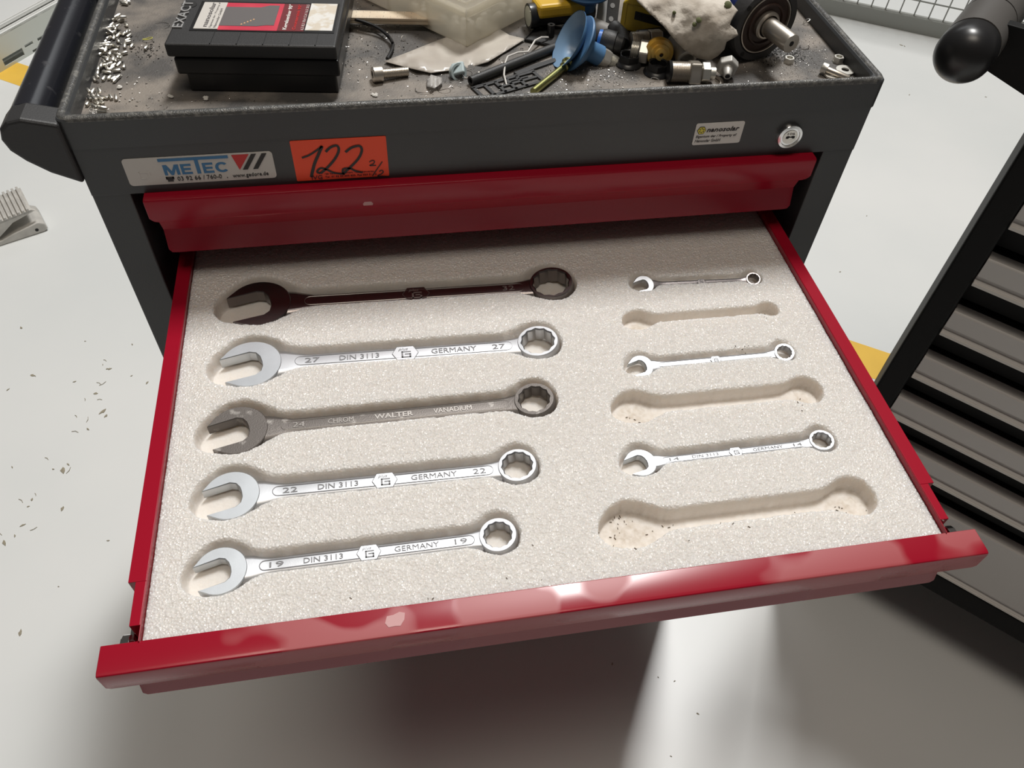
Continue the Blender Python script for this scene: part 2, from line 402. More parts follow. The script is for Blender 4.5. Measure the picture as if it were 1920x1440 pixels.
text(mb, 'Tel. 41 52 50 050 800, Fax 059 51 10', (a.x, yl, .8932), (b.x, yl, .8932), UPZ, .0018, NF, th=.0004); mb.build('small_print', mat('dark_red_ink', (.14, .01, .01), .5), S2)
S3 = plate('property_sticker', white, .1795, .9045, .2255, .9265, .0018, 'small white sticker reading nanosolar', -.0)
mb = MB(); text(mb, 'nanosolar', (.1905, yl, .9175), (.2215, yl, .9175), UPZ, .0046, NF, th=.0004, bold=.012, shear=.25); mb.build('bold_lettering', ink, S3)
mb = MB(); text(mb, 'Eigentum der / Property of', (.1815, yl, .9112), (.2205, yl, .9112), UPZ, .0032, NF, th=.0004, shear=.15)
text(mb, 'Nanosolar GmbH', (.1815, yl, .9073), (.2060, yl, .9073), UPZ, .0028, NF, th=.0004, shear=.15); mb.build('small_lettering', inkg, S3)
Mh = frame((.1855, yl, .9195), NF, (1, 0, 0))
mb = MB(); mb.prism(hexpts(.0043), 0, .0003, frm(Mh)); hx = mb.build('hexagon_logo', ink, S3)
mb = MB(); mb.prism(hexpts(.0037), .0002, .00045, frm(Mh)); mb.build('hexagon_logo', inky, S3)
mb = MB()
for k in range(6):
    a = math.pi/3*k+.5; mb.prism([(math.cos(a)*.002+p, math.sin(a)*.002+q) for p, q in hexpts(.0006)], .0004, .0006, frm(Mh))
mb.build('logo_dots', ink, S3)
# handle
def hbracket(y0, y1):
    P = [(-.3465, .958), (-.372, .9645), (-.383, .9625), (-.390, .956), (-.3925, .947), (-.390, .937), (-.382, .927), (-.368, .915), (-.3465, .903)]
    mb = MB(); mb.prism(P, y0, y1, lambda p, q, t: V((p, t, q)))
    return mb.build('handle_bracket', blackpl2, T, bevel=.003, seg=3)
hbracket(-.004, .022); hbracket(.372, .398)
mb = MB(); mb.lathe([(.0158, .02), (.0158, .376)], frame((-.3750, 0, .9480), (0, 1, 0)), 32); H = tp(mb, 'handle_tube', tubemat, smooth=True)
mb = MB(); mb.lathe([(.0160, .234), (.0178, .236), (.0178, .30), (.0160, .302)], frame((-.3750, 0, .9480), (0, 1, 0)), 32); mb.build('grip_sleeve', blackpl, H, smooth=True)

# ---------------------------------------------------------------- foam inlay with cut pockets
# name: head centre, head radius, ring centre, ring radius, shaft half width, depth, slot tip direction offset
WR = {
 '32': dict(h=(-.2270, -.0420), hr=.0290, r=(.0480, -.0490), rr=.0222, sw=.0105, s=32, dep=.026),
 '27': dict(h=(-.2310, -.1170), hr=.0262, r=(.0212, -.1235), rr=.0195, sw=.0095, s=27, dep=.024),
 'w24': dict(h=(-.2380, -.1880), hr=.0240, r=(.0058, -.1890), rr=.0180, sw=.0085, s=24, dep=.023),
 '22': dict(h=(-.2395, -.2500), hr=.0215, r=(-.0195, -.2535), rr=.0162, sw=.0080, s=22, dep=.022),
 '19': dict(h=(-.2430, -.3125), hr=.0188, r=(-.0440, -.3125), rr=.0148, sw=.0072, s=19, dep=.021),
 's10': dict(h=(.1370, -.0597), hr=.0102, r=(.2470, -.0655), rr=.0075, sw=.0036, s=10, dep=.014),
 'e11': dict(h=(.1185, -.1080), hr=.0118, r=(.2470, -.1090), rr=.0085, sw=.0050, s=11, dep=.013),
 's12': dict(h=(.1060, -.1625), hr=.0112, r=(.2400, -.1635), rr=.0095, sw=.0042, s=12, dep=.016),
 'e13': dict(h=(.0890, -.2080), hr=.0165, r=(.2425, -.2090), rr=.0140, sw=.0085, s=13, dep=.014),
 's14': dict(h=(.0790, -.2625), hr=.0130, r=(.2345, -.2620), rr=.0106, sw=.0048, s=14, dep=.017),
 'e17': dict(h=(.0560, -.3175), hr=.0195, r=(.2370, -.3175), rr=.0165, sw=.0085, s=17, dep=.016),
}
FZ = .794; FX0, FX1, FY0, FY1 = -.2885, .2885, -.3595, .085
gx = np.linspace(FX0, FX1, 640); gy = np.linspace(FY0, FY1, 494)
X, Y = np.meshgrid(gx, gy); Dp = np.zeros_like(X); dirt = np.zeros_like(X)
def smin(a, b, k):
    h = np.clip(.5+.5*(b-a)/k, 0, 1); return b*(1-h)+a*h-k*h*(1-h)
rng = np.random.RandomState(3)
def vnoise(sc_, seed):
    r = np.random.RandomState(seed); nx = int((FX1-FX0)/sc_)+3; ny = int((FY1-FY0)/sc_)+3; G = r.rand(ny, nx)
    fx = (X-FX0)/sc_; fy = (Y-FY0)/sc_; ix = fx.astype(int); iy = fy.astype(int); tx = fx-ix; ty = fy-iy
    tx = tx*tx*(3-2*tx); ty = ty*ty*(3-2*ty)
    return (G[iy, ix]*(1-tx)+G[iy, ix+1]*tx)*(1-ty)+(G[iy+1, ix]*(1-tx)+G[iy+1, ix+1]*tx)*ty-.5
edge = vnoise(.006, 1)*.0010+vnoise(.0018, 2)*.0004
for k, wv in WR.items():
    emp = k[0] == 'e'
    (hx_, hy_), (rx, ry) = wv['h'], wv['r']; s = wv['s']/1000
    g = .0010 if not emp else .0002
    dep = (.0036+s*.27+(.0050 if s > .018 else .0045)) if not emp else wv['dep']
    if k in ('s10', 's12'): dep = .011
    DD = []
    for off, slope in ((0, .0022), (.0046 if not emp else .0018, .0078)):
     Yo = Y-off
     dh = np.hypot(X-hx_, Yo-hy_)-(wv['hr']+g)
     tx_, ty_ = hx_-wv['hr']*.62, hy_-wv['hr']*.18
     dj = np.hypot(X-tx_, Yo-ty_)-(wv['hr']*.70+g)
     dh = smin(dh, dj, .006)
     dr = np.hypot(X-rx, Yo-ry)-(wv['rr']+g*1.3)
     L = np.hypot(rx-hx_, ry-hy_); ex, ey = (rx-hx_)/L, (ry-hy_)/L
     t = np.clip((X-hx_)*ex+(Yo-hy_)*ey, 0, L); ds = np.hypot(X-hx_-t*ex, Yo-hy_-t*ey)-(wv['sw']+(0 if emp else .0004))
     sd = smin(smin(ds, dh, wv['hr']*.9), dr, wv['rr']*.8)+edge
     tt = np.clip((-sd+.0006)/slope, 0, 1); DD.append(dep*(tt*tt*(3-2*tt)))
    dd = np.maximum(DD[0], DD[1]); tt = np.clip(dd/dep, 0, 1)
    Dp = np.maximum(Dp, dd)
    if emp:
        e1 = np.exp(-(np.hypot(X-hx_, Y-hy_)/(wv['hr']*1.1))**2)+np.exp(-(np.hypot(X-rx, Y-ry)/(wv['rr']*1.2))**2)
        dirt = np.maximum(dirt, np.clip(tt*(.35+.65*e1), 0, 1)*np.clip(.75+vnoise(.003, 9), 0, 1))
    else: dirt = np.maximum(dirt, tt*.12)
Z = FZ-Dp-np.abs(rng.rand(*X.shape))*.0006*np.clip(1-Dp/.002, 0, 1)+vnoise(.0025, 5)*.0003+vnoise(.03, 6)*.0006
nyy, nxx = X.shape
co = np.stack([X, Y, Z], -1).reshape(-1, 3)
idx = np.arange(nyy*nxx).reshape(nyy, nxx)
quads = np.stack([idx[:-1, :-1], idx[:-1, 1:], idx[1:, 1:], idx[1:, :-1]], -1).reshape(-1, 4)
# skirt
bord = np.concatenate([idx[0, :], idx[1:, -1], idx[-1, -2::-1], idx[-2:0:-1, 0]])
low = co[bord].copy(); low[:, 2] = .7445
n0 = len(co); nb = len(bord); co = np.vstack([co, low])
sk = np.array([(bord[i], n0+i, n0+(i+1) % nb, bord[(i+1) % nb]) for i in range(nb)])
me = bpy.data.meshes.new('foam_inlay'); allq = np.vstack([quads, sk])
me.vertices.add(len(co)); me.vertices.foreach_set('co', (co-np.array([0, -.14, .7445])).ravel().astype(np.float32))
me.loops.add(allq.size); me.loops.foreach_set('vertex_index', allq.ravel().astype(np.int32))
me.polygons.add(len(allq)); me.polygons.foreach_set('loop_start', np.arange(0, allq.size, 4, dtype=np.int32))
me.update(calc_edges=True); me.validate()
me.polygons.foreach_set('use_smooth', [True]*len(quads)+[False]*nb)
at = me.attributes.new('dirt', 'FLOAT', 'POINT'); at.data.foreach_set('value', np.concatenate([dirt.ravel(), np.zeros(nb)]).astype(np.float32))
at = me.attributes.new('cut', 'FLOAT', 'POINT'); at.data.foreach_set('value', np.concatenate([np.clip(Dp.ravel()/.003, 0, 1), np.ones(nb)]).astype(np.float32))
fmat = mat('white_cellular_foam', (.74, .71, .66), .3, sss=.6, coat=.5)
N, L_ = nt(fmat); b = N['Principled BSDF']; b.inputs['Specular IOR Level'].default_value = .5
tc = N.new('ShaderNodeTexCoord')
vo = N.new('ShaderNodeTexVoronoi'); vo.inputs['Scale'].default_value = 520; vo.feature = 'F1'; L_.new(tc.outputs['Object'], vo.inputs['Vector'])
n1 = N.new('ShaderNodeTexNoise'); n1.inputs['Scale'].default_value = 260; n1.inputs['Detail'].default_value = 3; L_.new(tc.outputs['Object'], n1.inputs['Vector'])
ma = N.new('ShaderNodeMath'); ma.operation = 'ADD'; L_.new(vo.outputs['Distance'], ma.inputs[0]); L_.new(n1.outputs['Fac'], ma.inputs[1])
ac = N.new('ShaderNodeAttribute'); ac.attribute_name = 'cut'
ms = N.new('ShaderNodeMapRange'); ms.inputs[3].default_value = .75; ms.inputs[4].default_value = .12; L_.new(ac.outputs['Fac'], ms.inputs[0])
bp = N.new('ShaderNodeBump'); bp.inputs['Distance'].default_value = .0016; L_.new(ms.outputs[0], bp.inputs['Strength']); L_.new(ma.outputs[0], bp.inputs['Height']); L_.new(bp.outputs[0], b.inputs['Normal']); L_.new(bp.outputs[0], b.inputs['Coat Normal']); b.inputs['Coat Roughness'].default_value = .22
mk = N.new('ShaderNodeMapRange'); mk.inputs[3].default_value = .5; mk.inputs[4].default_value = 0; L_.new(ac.outputs['Fac'], mk.inputs[0]); L_.new(mk.outputs[0], b.inputs['Coat Weight'])
mq = N.new('ShaderNodeMapRange'); mq.inputs[3].default_value = .3; mq.inputs[4].default_value = .7; L_.new(ac.outputs['Fac'], mq.inputs[0]); L_.new(mq.outputs[0], b.inputs['Roughness'])
ad = N.new('ShaderNodeAttribute'); ad.attribute_name = 'dirt'
cx_ = N.new('ShaderNodeMixRGB'); cx_.inputs[1].default_value = (.755, .725, .69, 1); cx_.inputs[2].default_value = (.76, .715, .665, 1); L_.new(ac.outputs['Fac'], cx_.inputs[0])
n3 = N.new('ShaderNodeTexNoise'); n3.inputs['Scale'].default_value = 400; n3.inputs['Detail'].default_value = 4; L_.new(tc.outputs['Object'], n3.inputs['Vector'])
mm = N.new('ShaderNodeMath'); mm.operation = 'MULTIPLY'; L_.new(ad.outputs['Fac'], mm.inputs[0]); L_.new(n3.outputs['Fac'], mm.inputs[1])
mx = N.new('ShaderNodeMixRGB'); L_.new(cx_.outputs[0], mx.inputs[1]); mx.inputs[2].default_value = (.42, .34, .25, 1)
L_.new(mm.outputs[0], mx.inputs[0]); L_.new(mx.outputs[0], b.inputs['Base Color'])
me.materials.append(fmat)
fo = bpy.data.objects.new('foam_inlay', me); COL.objects.link(fo); fo.location = (0, -.14, .7445)
tag(fo, 'white foam inlay with cut-out wrench pockets, filling the open red drawer', 'foam insert')

# ---------------------------------------------------------------- wrenches
def wrench(key, label, m, mface, mline, big=True, roll=0., top=None, marks=None, style='hex'):
    wv = WR[key]; s = wv['s']/1000; hr = wv['hr']; rr = wv['rr']; sw = wv['sw']
    h = V((*wv['h'], 0)); r = V((*wv['r'], 0)); Ln = (r-h).length; ang = math.atan2(r.y-h.y, r.x-h.x)
    th = .0036+s*.27                   # head thickness
    zt = FZ-.0032 if top is None else top
    root = empty('combination_wrench', (h.x, h.y, zt-th), label, 'wrench', 'combination wrenches lying in the foam pockets')
    root.rotation_euler = (roll, 0, ang)
    z1 = th; tilt = math.radians(15)
    ca, sa = math.cos(tilt), math.sin(tilt)
    def sl(p, q): return (-p*ca+q*sa, -p*sa-q*ca)       # slot frame: p towards the mouth
    a = hr*.92; hs = s/2; bb = -hr*.34
    inner = [sl(a, hs), sl(bb+hs*.55, hs), sl(bb+hs*.18, hs*.80), sl(bb, hs*.42), sl(bb-.0004, 0), sl(bb, -hs*.42), sl(bb+hs*.18, -hs*.80), sl(bb+hs*.55, -hs), sl(a, -hs)]
    # outer contour, from lower jaw tip round the back to the upper one
    dt = math.hypot(a, hs); phi = math.atan2(hs, a); tg = math.acos(min(1, hr/dt))
    outer = []
    n = 30
    a0 = phi+tg; a1 = 2*math.pi-a0
    for i in range(n+1):
        t = a0+(a1-a0)*i/n; outer.append(sl(hr*math.cos(-t), hr*math.sin(-t)))
    # inner runs tip(+)->tip(-); outer must go tip(-)->tip(+)
    P = inner+outer
    def slab(P, z0, z1, c=.0007):
        n = len(P); cx = 0; vs = []
        Pi = []
        for i in range(n):
            p0 = V((*P[i-1], 0)); p1 = V((*P[i], 0)); p2 = V((*P[(i+1) % n], 0))
            e1 = (p1-p0); e2 = (p2-p1); e1.normalize(); e2.normalize(); nn = (e1+e2); nn = V((-nn.y, nn.x, 0))
            nn = nn.normalized() if nn.length > 1e-6 else V((0, 0, 0)); Pi.append((p1.x+nn.x*c, p1.y+nn.y*c))
        ar = sum(P[i-1][0]*P[i][1]-P[i][0]*P[i-1][1] for i in range(n))
        if ar < 0: Pi = [(2*P[i][0]-Pi[i][0], 2*P[i][1]-Pi[i][1]) for i in range(n)]
        return P, Pi
    mb = MB(); P, Pi = slab(P, 0, th); n = len(P)
    vs = [V((x, y, 0)) for x, y in Pi]+[V((x, y, .0007)) for x, y in P]+[V((x, y, th-.0007)) for x, y in P]+[V((x, y, th)) for x, y in Pi]
    fs = [(j*n+i, j*n+(i+1) % n, (j+1)*n+(i+1) % n, (j+1)*n+i) for j in range(3) for i in range(n)]
    fs += [tuple(range(n))[::-1], tuple(3*n+i for i in range(n))]
    mb.add(vs, fs)
    mb.build('open_end', mface, root, local=True, smooth=True, ang=25)
    # shaft
    mb = MB(); st = []; x0 = hr*.80; x1 = Ln-rr*.84; nS = 26; hs_ = th*.88; zb = th*.08
    for i in range(nS+1):
        t = i/nS; x = x0+(x1-x0)*t
        f1 = max(0, 1-(x-x0)/(hr*1.1)); f1 = f1*f1*(3-2*f1); f2 = max(0, 1-(x1-x)/(rr*1.0)); f2 = f2*f2
        wd = sw*(1+.0*t) + (hr*.62-sw)*f1*.95 + (rr*.62-sw)*f2*.9
        zt_ = hs_+(th*.97-hs_)*f1+(th*1.0-hs_)*f2; z0_ = zb+(0-zb)*f1
        st.append([(x, -wd*.55, z0_), (x, -wd*.93, z0_+(zt_-z0_)*.25), (x, -wd, (z0_+zt_)/2), (x, -wd*.93, z0_+(zt_-z0_)*.76), (x, -wd*.66, zt_-.0001), (x, -wd*.58, zt_),
                   (x, wd*.58, zt_), (x, wd*.66, zt_-.0001), (x, wd*.93, z0_+(zt_-z0_)*.76), (x, wd, (z0_+zt_)/2), (x, wd*.93, z0_+(zt_-z0_)*.25), (x, wd*.55, z0_)])
    k = 12; vs = [V(p) for s_ in st for p in s_]
    fs = [(j*k+i, j*k+(i+1) % k, (j+1)*k+(i+1) % k, (j+1)*k+i) for j in range(nS) for i in range(k)]+[tuple(range(k)), tuple(nS*k+i for i in range(k))[::-1]]
    mb.add(vs, fs); mb.build('shaft', m, root, local=True, smooth=True, ang=50)
    # ring end (slightly tilted up)
    hgt = th*1.32; Mr = Matrix.Translation((Ln, 0, th*.62)) @ Matrix.Rotation(math.radians(-7), 4, 'Y')
    ro = rr; ri = s*.5*1.10; n = 48
    def star(i): return ri*(1.0 if (i % 4) == 0 else (.955 if (i % 4) in (1, 3) else .925))
    prof = [('o', ro*.93, -hgt/2), ('o', ro, -hgt*.30), ('o', ro, hgt*.12), ('o', ro*.955, hgt*.38), ('o', ro*.915, hgt/2), ('s', 1.07, hgt/2), ('s', 1.0, hgt/2-.0012), ('s', 1.0, -hgt/2+.001), ('s', 1.07, -hgt/2)]
    vs = []
    for kd, q, z in prof:
        for i in range(n):
            an = 2*math.pi*i/n; R_ = q if kd == 'o' else min(star(i)*q, ro*.88); vs.append(Mr @ V((R_*math.cos(an), R_*math.sin(an), z)))
    m_ = len(prof)
    fs = [(j*n+i, j*n+(i+1) % n, ((j+1) % m_)*n+(i+1) % n, ((j+1) % m_)*n+i) for j in range(m_) for i in range(n)]
    mb = MB(); mb.add(vs, fs); mb.build('ring_end', m, root, local=True, smooth=True, ang=28)
    # raised outline, lettering and logo on the flat of the shaft
    zf = hs_+.00005; xa = hr*.80+hr*.62; xb = x1-rr*.38; hw = sw*.52
    mb = MB(); pth = []
    for i in range(9):
        t = math.pi/2+math.pi*i/8; pth.append((xa+hw+hw*math.cos(t), hw*math.sin(t), zf))
    for i in range(9):
        t = -math.pi/2+math.pi*i/8; pth.append((xb-hw+hw*math.cos(t), hw*math.sin(t), zf))
    mb.tube(pth, .0005 if big else .00028, 5, closed=True); mb.build('panel_outline', mline, root, local=True, smooth=True)
    if marks:
        mb = MB()
        for s_, t0, t1, bold in marks:
            text(mb, s_, (xa+(xb-xa)*t0, -hw*.55, zf), (xa+(xb-xa)*t1, -hw*.55, zf), (0, 1, 0), hw*1.12, (0, 0, 1), .0004 if big else .0003, bold=bold)
        mb.build('lettering', mline, root, local=True)
    if style == 'hex':
        xc = xa+(xb-xa)*.50; q = sw*1.05
        mb = MB(); hp = [(xc-q*1.15, 0), (xc-q*.72, q*.78), (xc+q*.72, q*.78), (xc+q*1.15, 0), (xc+q*.72, -q*.78), (xc-q*.72, -q*.78)]
        mb.prism(hp, zf-.0012, zf+.00045, lambda p, r_, t: V((p, r_, t))); lg = mb.build('logo_boss', m, root, local=True, bevel=.0002)
        mb = MB(); zt2 = zf+.00045
        mb.tube([(p, r_, zt2) for p, r_ in hp], .00022, 4, closed=True)
        text(mb, 'plus', (xc-q*.62, q*.22, zt2), (xc+q*.25, q*.22, zt2), (0, 1, 0), q*.42, (0, 0, 1), .0002, shear=.3)
        for a_, b_, c_, d_ in ((-.35, .08, .5, .2), (-.35, -.55, -.2, .2), (-.35, -.55, .5, -.42), (.35, -.55, .5, -.1), (-.05, -.2, .5, -.08)):
            mb.box((xc+a_*q, b_*q, zt2-.0001), (xc+c_*q, d_*q, zt2+.0002))
        mb.build('logo_mark', mline, lg, local=True)
    return root
def din(n): return [(n, .045, .11, 0), ('DIN 3113', .20, .38, 0), ('GERMANY', .62, .83, 0), (n, .905, .965, 0)]
wrench('32', 'largest combination wrench, dark brown in the shade, topmost in the left column', darkchrome, darkchrome, gunline, marks=[('32', .90, .955, 0)])
wrench('27', 'bright chrome combination wrench marked 27, just above the dark gunmetal one', satin, face, grnline, marks=din('27'))
wrench('w24', 'dark gunmetal combination wrench marked CHROM VANADIUM, between two bright ones', gun, gun, gunline, marks=[('24', .05, .10, 0), ('CHROM', .20, .31, 0), ('WALTER', .40, .57, .02), ('VANADIUM', .66, .83, 0)], style='plain')
wrench('22', 'chrome combination wrench marked 22, between the gunmetal one and the 19', satin, face, grnline, marks=din('22'))
wrench('19', 'chrome combination wrench marked 19, lowest in the left column near the drawer front', satin, face, grnline, marks=din('19'))
wrench('s10', 'smallest chrome wrench, topmost in the right column, tipped on its side', darkchrome, satin, grnline, big=False, roll=math.radians(16), top=FZ-.0012)
wrench('s12', 'slim chrome wrench rolled on its side, below the first empty pocket', satin, face, grnline, big=False, roll=math.radians(12), top=FZ-.0014)
wrench('s14', 'small chrome wrench marked 14, lowest wrench of the right column', satin, face, grnline, big=False, top=FZ-.0035, marks=din('14'))

# ---------------------------------------------------------------- second trolley on the right
ED = V((.70, -.715, 0)).normalized(); EB = V((.715, .70, 0)).normalized()      # along the front, into the body
H0 = V((.5365, .0045, 0))
def RT(s_, b_, z): return H0+ED*s_+EB*b_+V((0, 0, z))
MR2 = Matrix((ED, EB, V((0, 0, 1)))).transposed().to_4x4(); MR2.translation = H0
blackpaint = mat('black_trolley_paint', (.010, .010, .010), .6, bump=.1, bscale=700, spec=.15)
greydr = mat('silver_grey_drawer', (.52, .50, .48), .42, coat=.05)
greylip = mat('silver_grey_lip', (.62, .59, .55), .35)
T2 = empty('tool_trolley', RT(.4, .2, 0), 'black tool trolley with silver-grey drawers at the right edge', 'tool trolley')
mb = MB(); mb.box((0, 0, .155), (.030, .46, .955), MR2); mb.build('side_panel', blackpaint, T2, bevel=.003)
mb = MB(); mb.box((.77, 0, .155), (.80, .46, .955), MR2); mb.build('side_panel', blackpaint, T2, bevel=.003)
mb = MB(); mb.box((.03, .45, .155), (.77, .46, .955), MR2); mb.build('back_panel', blackpaint, T2)
mb = MB(); mb.box((.03, .004, .155), (.77, .45, .199), MR2); mb.build('base', blackpaint, T2, bevel=.002)
mb = MB(); mb.box((.0, .0, .90), (.80, .46, .955), MR2); mb.build('top_tray', blackpaint, T2, bevel=.003)
def drawer2(zt, zb):
    mb = MB(); mb.box((.031, .022, zb-.036 if zb > .21 else zb), (.769, .42, zt), MR2); D = mb.build('drawer', blackpaint, T2)
    h = zt-zb; prof = [(.02, zt), (.004, zt), (.002, zt-.002), (.0015, zb+.013), (.004, zb+.0115), (.004, zb+.0075), (-.001, zb+.006), (-.002, zb+.001), (.0, zb), (.02, zb)]
    mb = MB(); mb.prism([(q, z) for q, z in prof], .031, .769, lambda p, q, t: MR2 @ V((t, p, q))); mb.build('drawer_front', greydr, D, bevel=.0006)
    mb = MB(); mb.box((.031, -.0026, zb+.001), (.769, -.0008, zb+.0055), MR2); mb.build('grip_lip', greylip, D, bevel=.0005)
for zt in (.826, .744, .662, .581, .500, .419): drawer2(zt, zt-.038)
drawer2(.334, .208)
mb = MB(); mb.box((.031, .004, .866), (.769, .02, .895), MR2); mb.build('front_fascia', blackpaint, T2)
for a_ in (.06, .74):
    for b_ in (.06, .40):
        c_ = RT(a_, b_, .06)
        mb = MB(); mb.lathe([(.054, -.016), (.06, -.011), (.06, .011), (.054, .016)], frame(c_, ED), 20); cw = mb.build('castor', blackpl, T2, smooth=True)
        mb = MB(); mb.box((a_-.024, b_-.02, .12), (a_+.024, b_+.02, .155), MR2); mb.box((a_-.024, b_-.014, .05), (a_-.019, b_+.014, .125), MR2); mb.box((a_+.019, b_-.014, .05), (a_+.024, b_+.014, .125), MR2); mb.build('castor_fork', steel, cw)
HP = V((.4400, .0290, .9660))-EB*.014; r_ = .0262
htube = mat('dark_handle_grip', (.095, .090, .085), .38, bump=.1, bscale=500)
mb = MB(); mb.lathe([(r_, .090), (r_, .44)], frame(HP, EB), 40); hd = mb.build('handle_tube', htube, T2, smooth=True)
mb = MB(); mb.lathe([(r_*.92, .030), (r_*.92, .0312), (r_*1.0, .0315), (r_*1.0, .0878), (r_*.92, .088), (r_*.92, .090)], frame(HP, EB), 40); mb.build('grip_sleeve', htube, hd, smooth=True, ang=50)
mb = MB(); mb.lathe([(.0001, -.010)]+[(r_*math.sin(a), .012-.022*math.cos(a)) for a in [math.pi/2*k/8 for k in range(1, 9)]]+[(r_, .0285), (r_*.97, .030)], frame(HP, EB), 40)
tag(mb.build('end_cap', blackpl, hd, smooth=True, ang=60), 'rounded glossy black end cap')
for q in (.062, .40):
    mb = MB(); P0 = HP+EB*q
    mb.prism([(0, -.022), (.105, -.05), (.105, .02), (0, .018)], -.006, .006, lambda p, z, t: V((P0.x, P0.y, P0.z+z))+ED*(p+.004)+EB*t)
    mb.build('handle_bracket', blackpaint, T2, bevel=.001)

# ---------------------------------------------------------------- wire mesh panel behind
fa = on(1544, 25, 0); fb = on(1778, 76, 0); fd = (fb-fa).normalized(); fn = V((-fd.y, fd.x, 0))
fa2 = fa-fd*.75; FL = 2.35
FT = empty('wire_mesh_panel', fa2+fd*FL/2, 'grey wire mesh barrier panel standing on the floor behind the trolleys', 'barrier')
gw = mat('grey_galvanised', (.33, .34, .32), .5)
MF = Matrix((fd, fn, V((0, 0, 1)))).transposed().to_4x4(); MF.translation = fa2
mb = MB(); mb.box((0, 0, 0), (FL, .03, .052), MF); mb.build('bottom_rail', gw, FT, bevel=.001)
mb = MB(); mb.box((0, 0, .75), (FL, .03, .78), MF); mb.build('top_rail', gw, FT, bevel=.001)
for x in (0, FL-.03):
    mb = MB(); mb.box((x, 0, .052), (x+.03, .03, .75), MF); mb.build('post', gw, FT, bevel=.001)
mb = MB(); mb.box((.0, .014, .052), (.0045, .0174, .75)); wv_ = mb.build('wire', gw, FT, local=True)
wv_.matrix_local = Matrix.Translation(-FT.location) @ MF @ Matrix.Translation((.05, 0, 0))
for i in range(2, int(FL/.05)):
    c_ = wv_.copy(); COL.objects.link(c_); c_.parent = FT; c_.matrix_local = Matrix.Translation(-FT.location) @ MF @ Matrix.Translation((.05*i, 0, 0))
mb = MB(); mb.box((.0, .0174, .0), (FL-.06, .0208, .0045)); wh = mb.build('wire', gw, FT, local=True)
wh.matrix_local = Matrix.Translation(-FT.location) @ MF @ Matrix.Translation((.03, 0, .10))
for i in range(1, 13):
    c_ = wh.copy(); COL.objects.link(c_); c_.parent = FT; c_.matrix_local = Matrix.Translation(-FT.location) @ MF @ Matrix.Translation((.03, 0, .10+.05*i))

# ---------------------------------------------------------------- slotted rail on the floor, left
pa = on(0, 137, 0); pb = on(105, 75, 0); pd = (pb-pa).normalized(); pn2 = V((-pd.y, pd.x, 0))
if pn2.y < 0: pn2 = -pn2
zn = V((0, 0, 1))
MP = Matrix((pd, pn2, zn)).transposed().to_4x4(); MP.translation = pa-pd*.5
RL = empty('slotted_rail', pa+pd*.1, 'galvanised slotted steel rail lying on the floor behind the left handle', 'rail')
rm = mat('galvanised_rail', (.58, .61, .57), .4, .2)
mb = MB()
# front web pierced by slots: strips between openings
hw_ = .095; segs = []
off = .5
slots = []
def fx(u, v): p_ = onP(u, v, pa, pn2); return (p_-pa).dot(pd)+off, p_.z
for (u0, v0, u1, v1, u2, v2, u3, v3) in (((5, 110, 42, 92, 46, 103, 9, 122)), ((46, 86, 61, 78, 62, 81, 47, 88)), ((70, 73, 86, 64, 87, 68, 71, 76)), ((99, 58, 113, 50, 114, 53, 100, 61)), ((61, 95, 78, 87, 78, 89, 62, 97)), ((90, 80, 103, 73, 103, 75, 91, 82))):
    A_ = fx(u0, v0); B_ = fx(u1, v1); C_ = fx(u2, v2); D_ = fx(u3, v3); slots.append((min(A_[0], D_[0]), (C_[1]+D_[1])/2-.002, max(B_[0], C_[0]), (A_[1]+B_[1])/2+.002))
xs = sorted(set([0, 1.25]+[a for s_ in slots for a in (s_[0], s_[2])])); zs = sorted(set([0, hw_]+[a for s_ in slots for a in (s_[1], s_[3])]))
for i in range(len(xs)-1):
    for j in range(len(zs)-1):
        cx, cz = (xs[i]+xs[i+1])/2, (zs[j]+zs[j+1])/2
        if any(a < cx < c and b < cz < d for a, b, c, d in slots): continue
        mb.box((xs[i], 0, zs[j]), (xs[i+1], .003, zs[j+1]), MP)
mb.box((0, .003, 0), (1.25, .058, .002), MP); mb.build('web', rm, RL)
mb = MB()
for a, b, c_, d_ in ((0, .012, hw_-.006, hw_), (.012, .016, hw_-.002, hw_+.004), (.020, .034, hw_-.010, hw_-.006), (.036, .042, hw_-.004, hw_+.006), (.044, .056, hw_-.012, hw_-.007), (.056, .060, 0, hw_+.002)):
    mb.box((0, a, c_), (1.25, b, d_), MP)
mb.build('profiled_flange', mat('bright_galvanised', (.80, .81, .79), .35, .15), RL, bevel=.0012)

# ---------------------------------------------------------------- cast aluminium clamp on the floor, left
q0 = on(0, 462, 0); q1 = on(92, 432, 0); qd = (q1-q0).normalized(); qn = V((-qd.y, qd.x, 0))
if qn.y < 0: qn = -qn
MQ = Matrix((qd, qn, zn)).transposed().to_4x4(); MQ.translation = q0
CT = empty('ribbed_clamp', q0+qd*.02, 'grey cast metal clamp with ribbed top lying on the floor at left edge', 'clamp')
cast = mat('cast_aluminium', (.62, .60, .56), .45, .15, bump=.2, bscale=120, var=-.3, vscale=30)
mb = MB(); mb.prism([(-.09, 0), (.105, 0), (.115, .006), (.112, .022), (.10, .030), (.04, .020), (.01, .012), (-.09, .012)], .0, .085, lambda p, q, t: MQ @ V((p, t, q))); mb.build('base', cast, CT, bevel=.003)
mb = MB(); mb.prism([(-.09, .045), (-.06, .052), (.10, .066), (.108, .060), (.05, .046), (.005, .016), (-.03, .012), (-.09, .012)], .006, .014, lambda p, q, t: MQ @ V((p, t, q))); mb.build('side_cheek', cast, CT, bevel=.002)
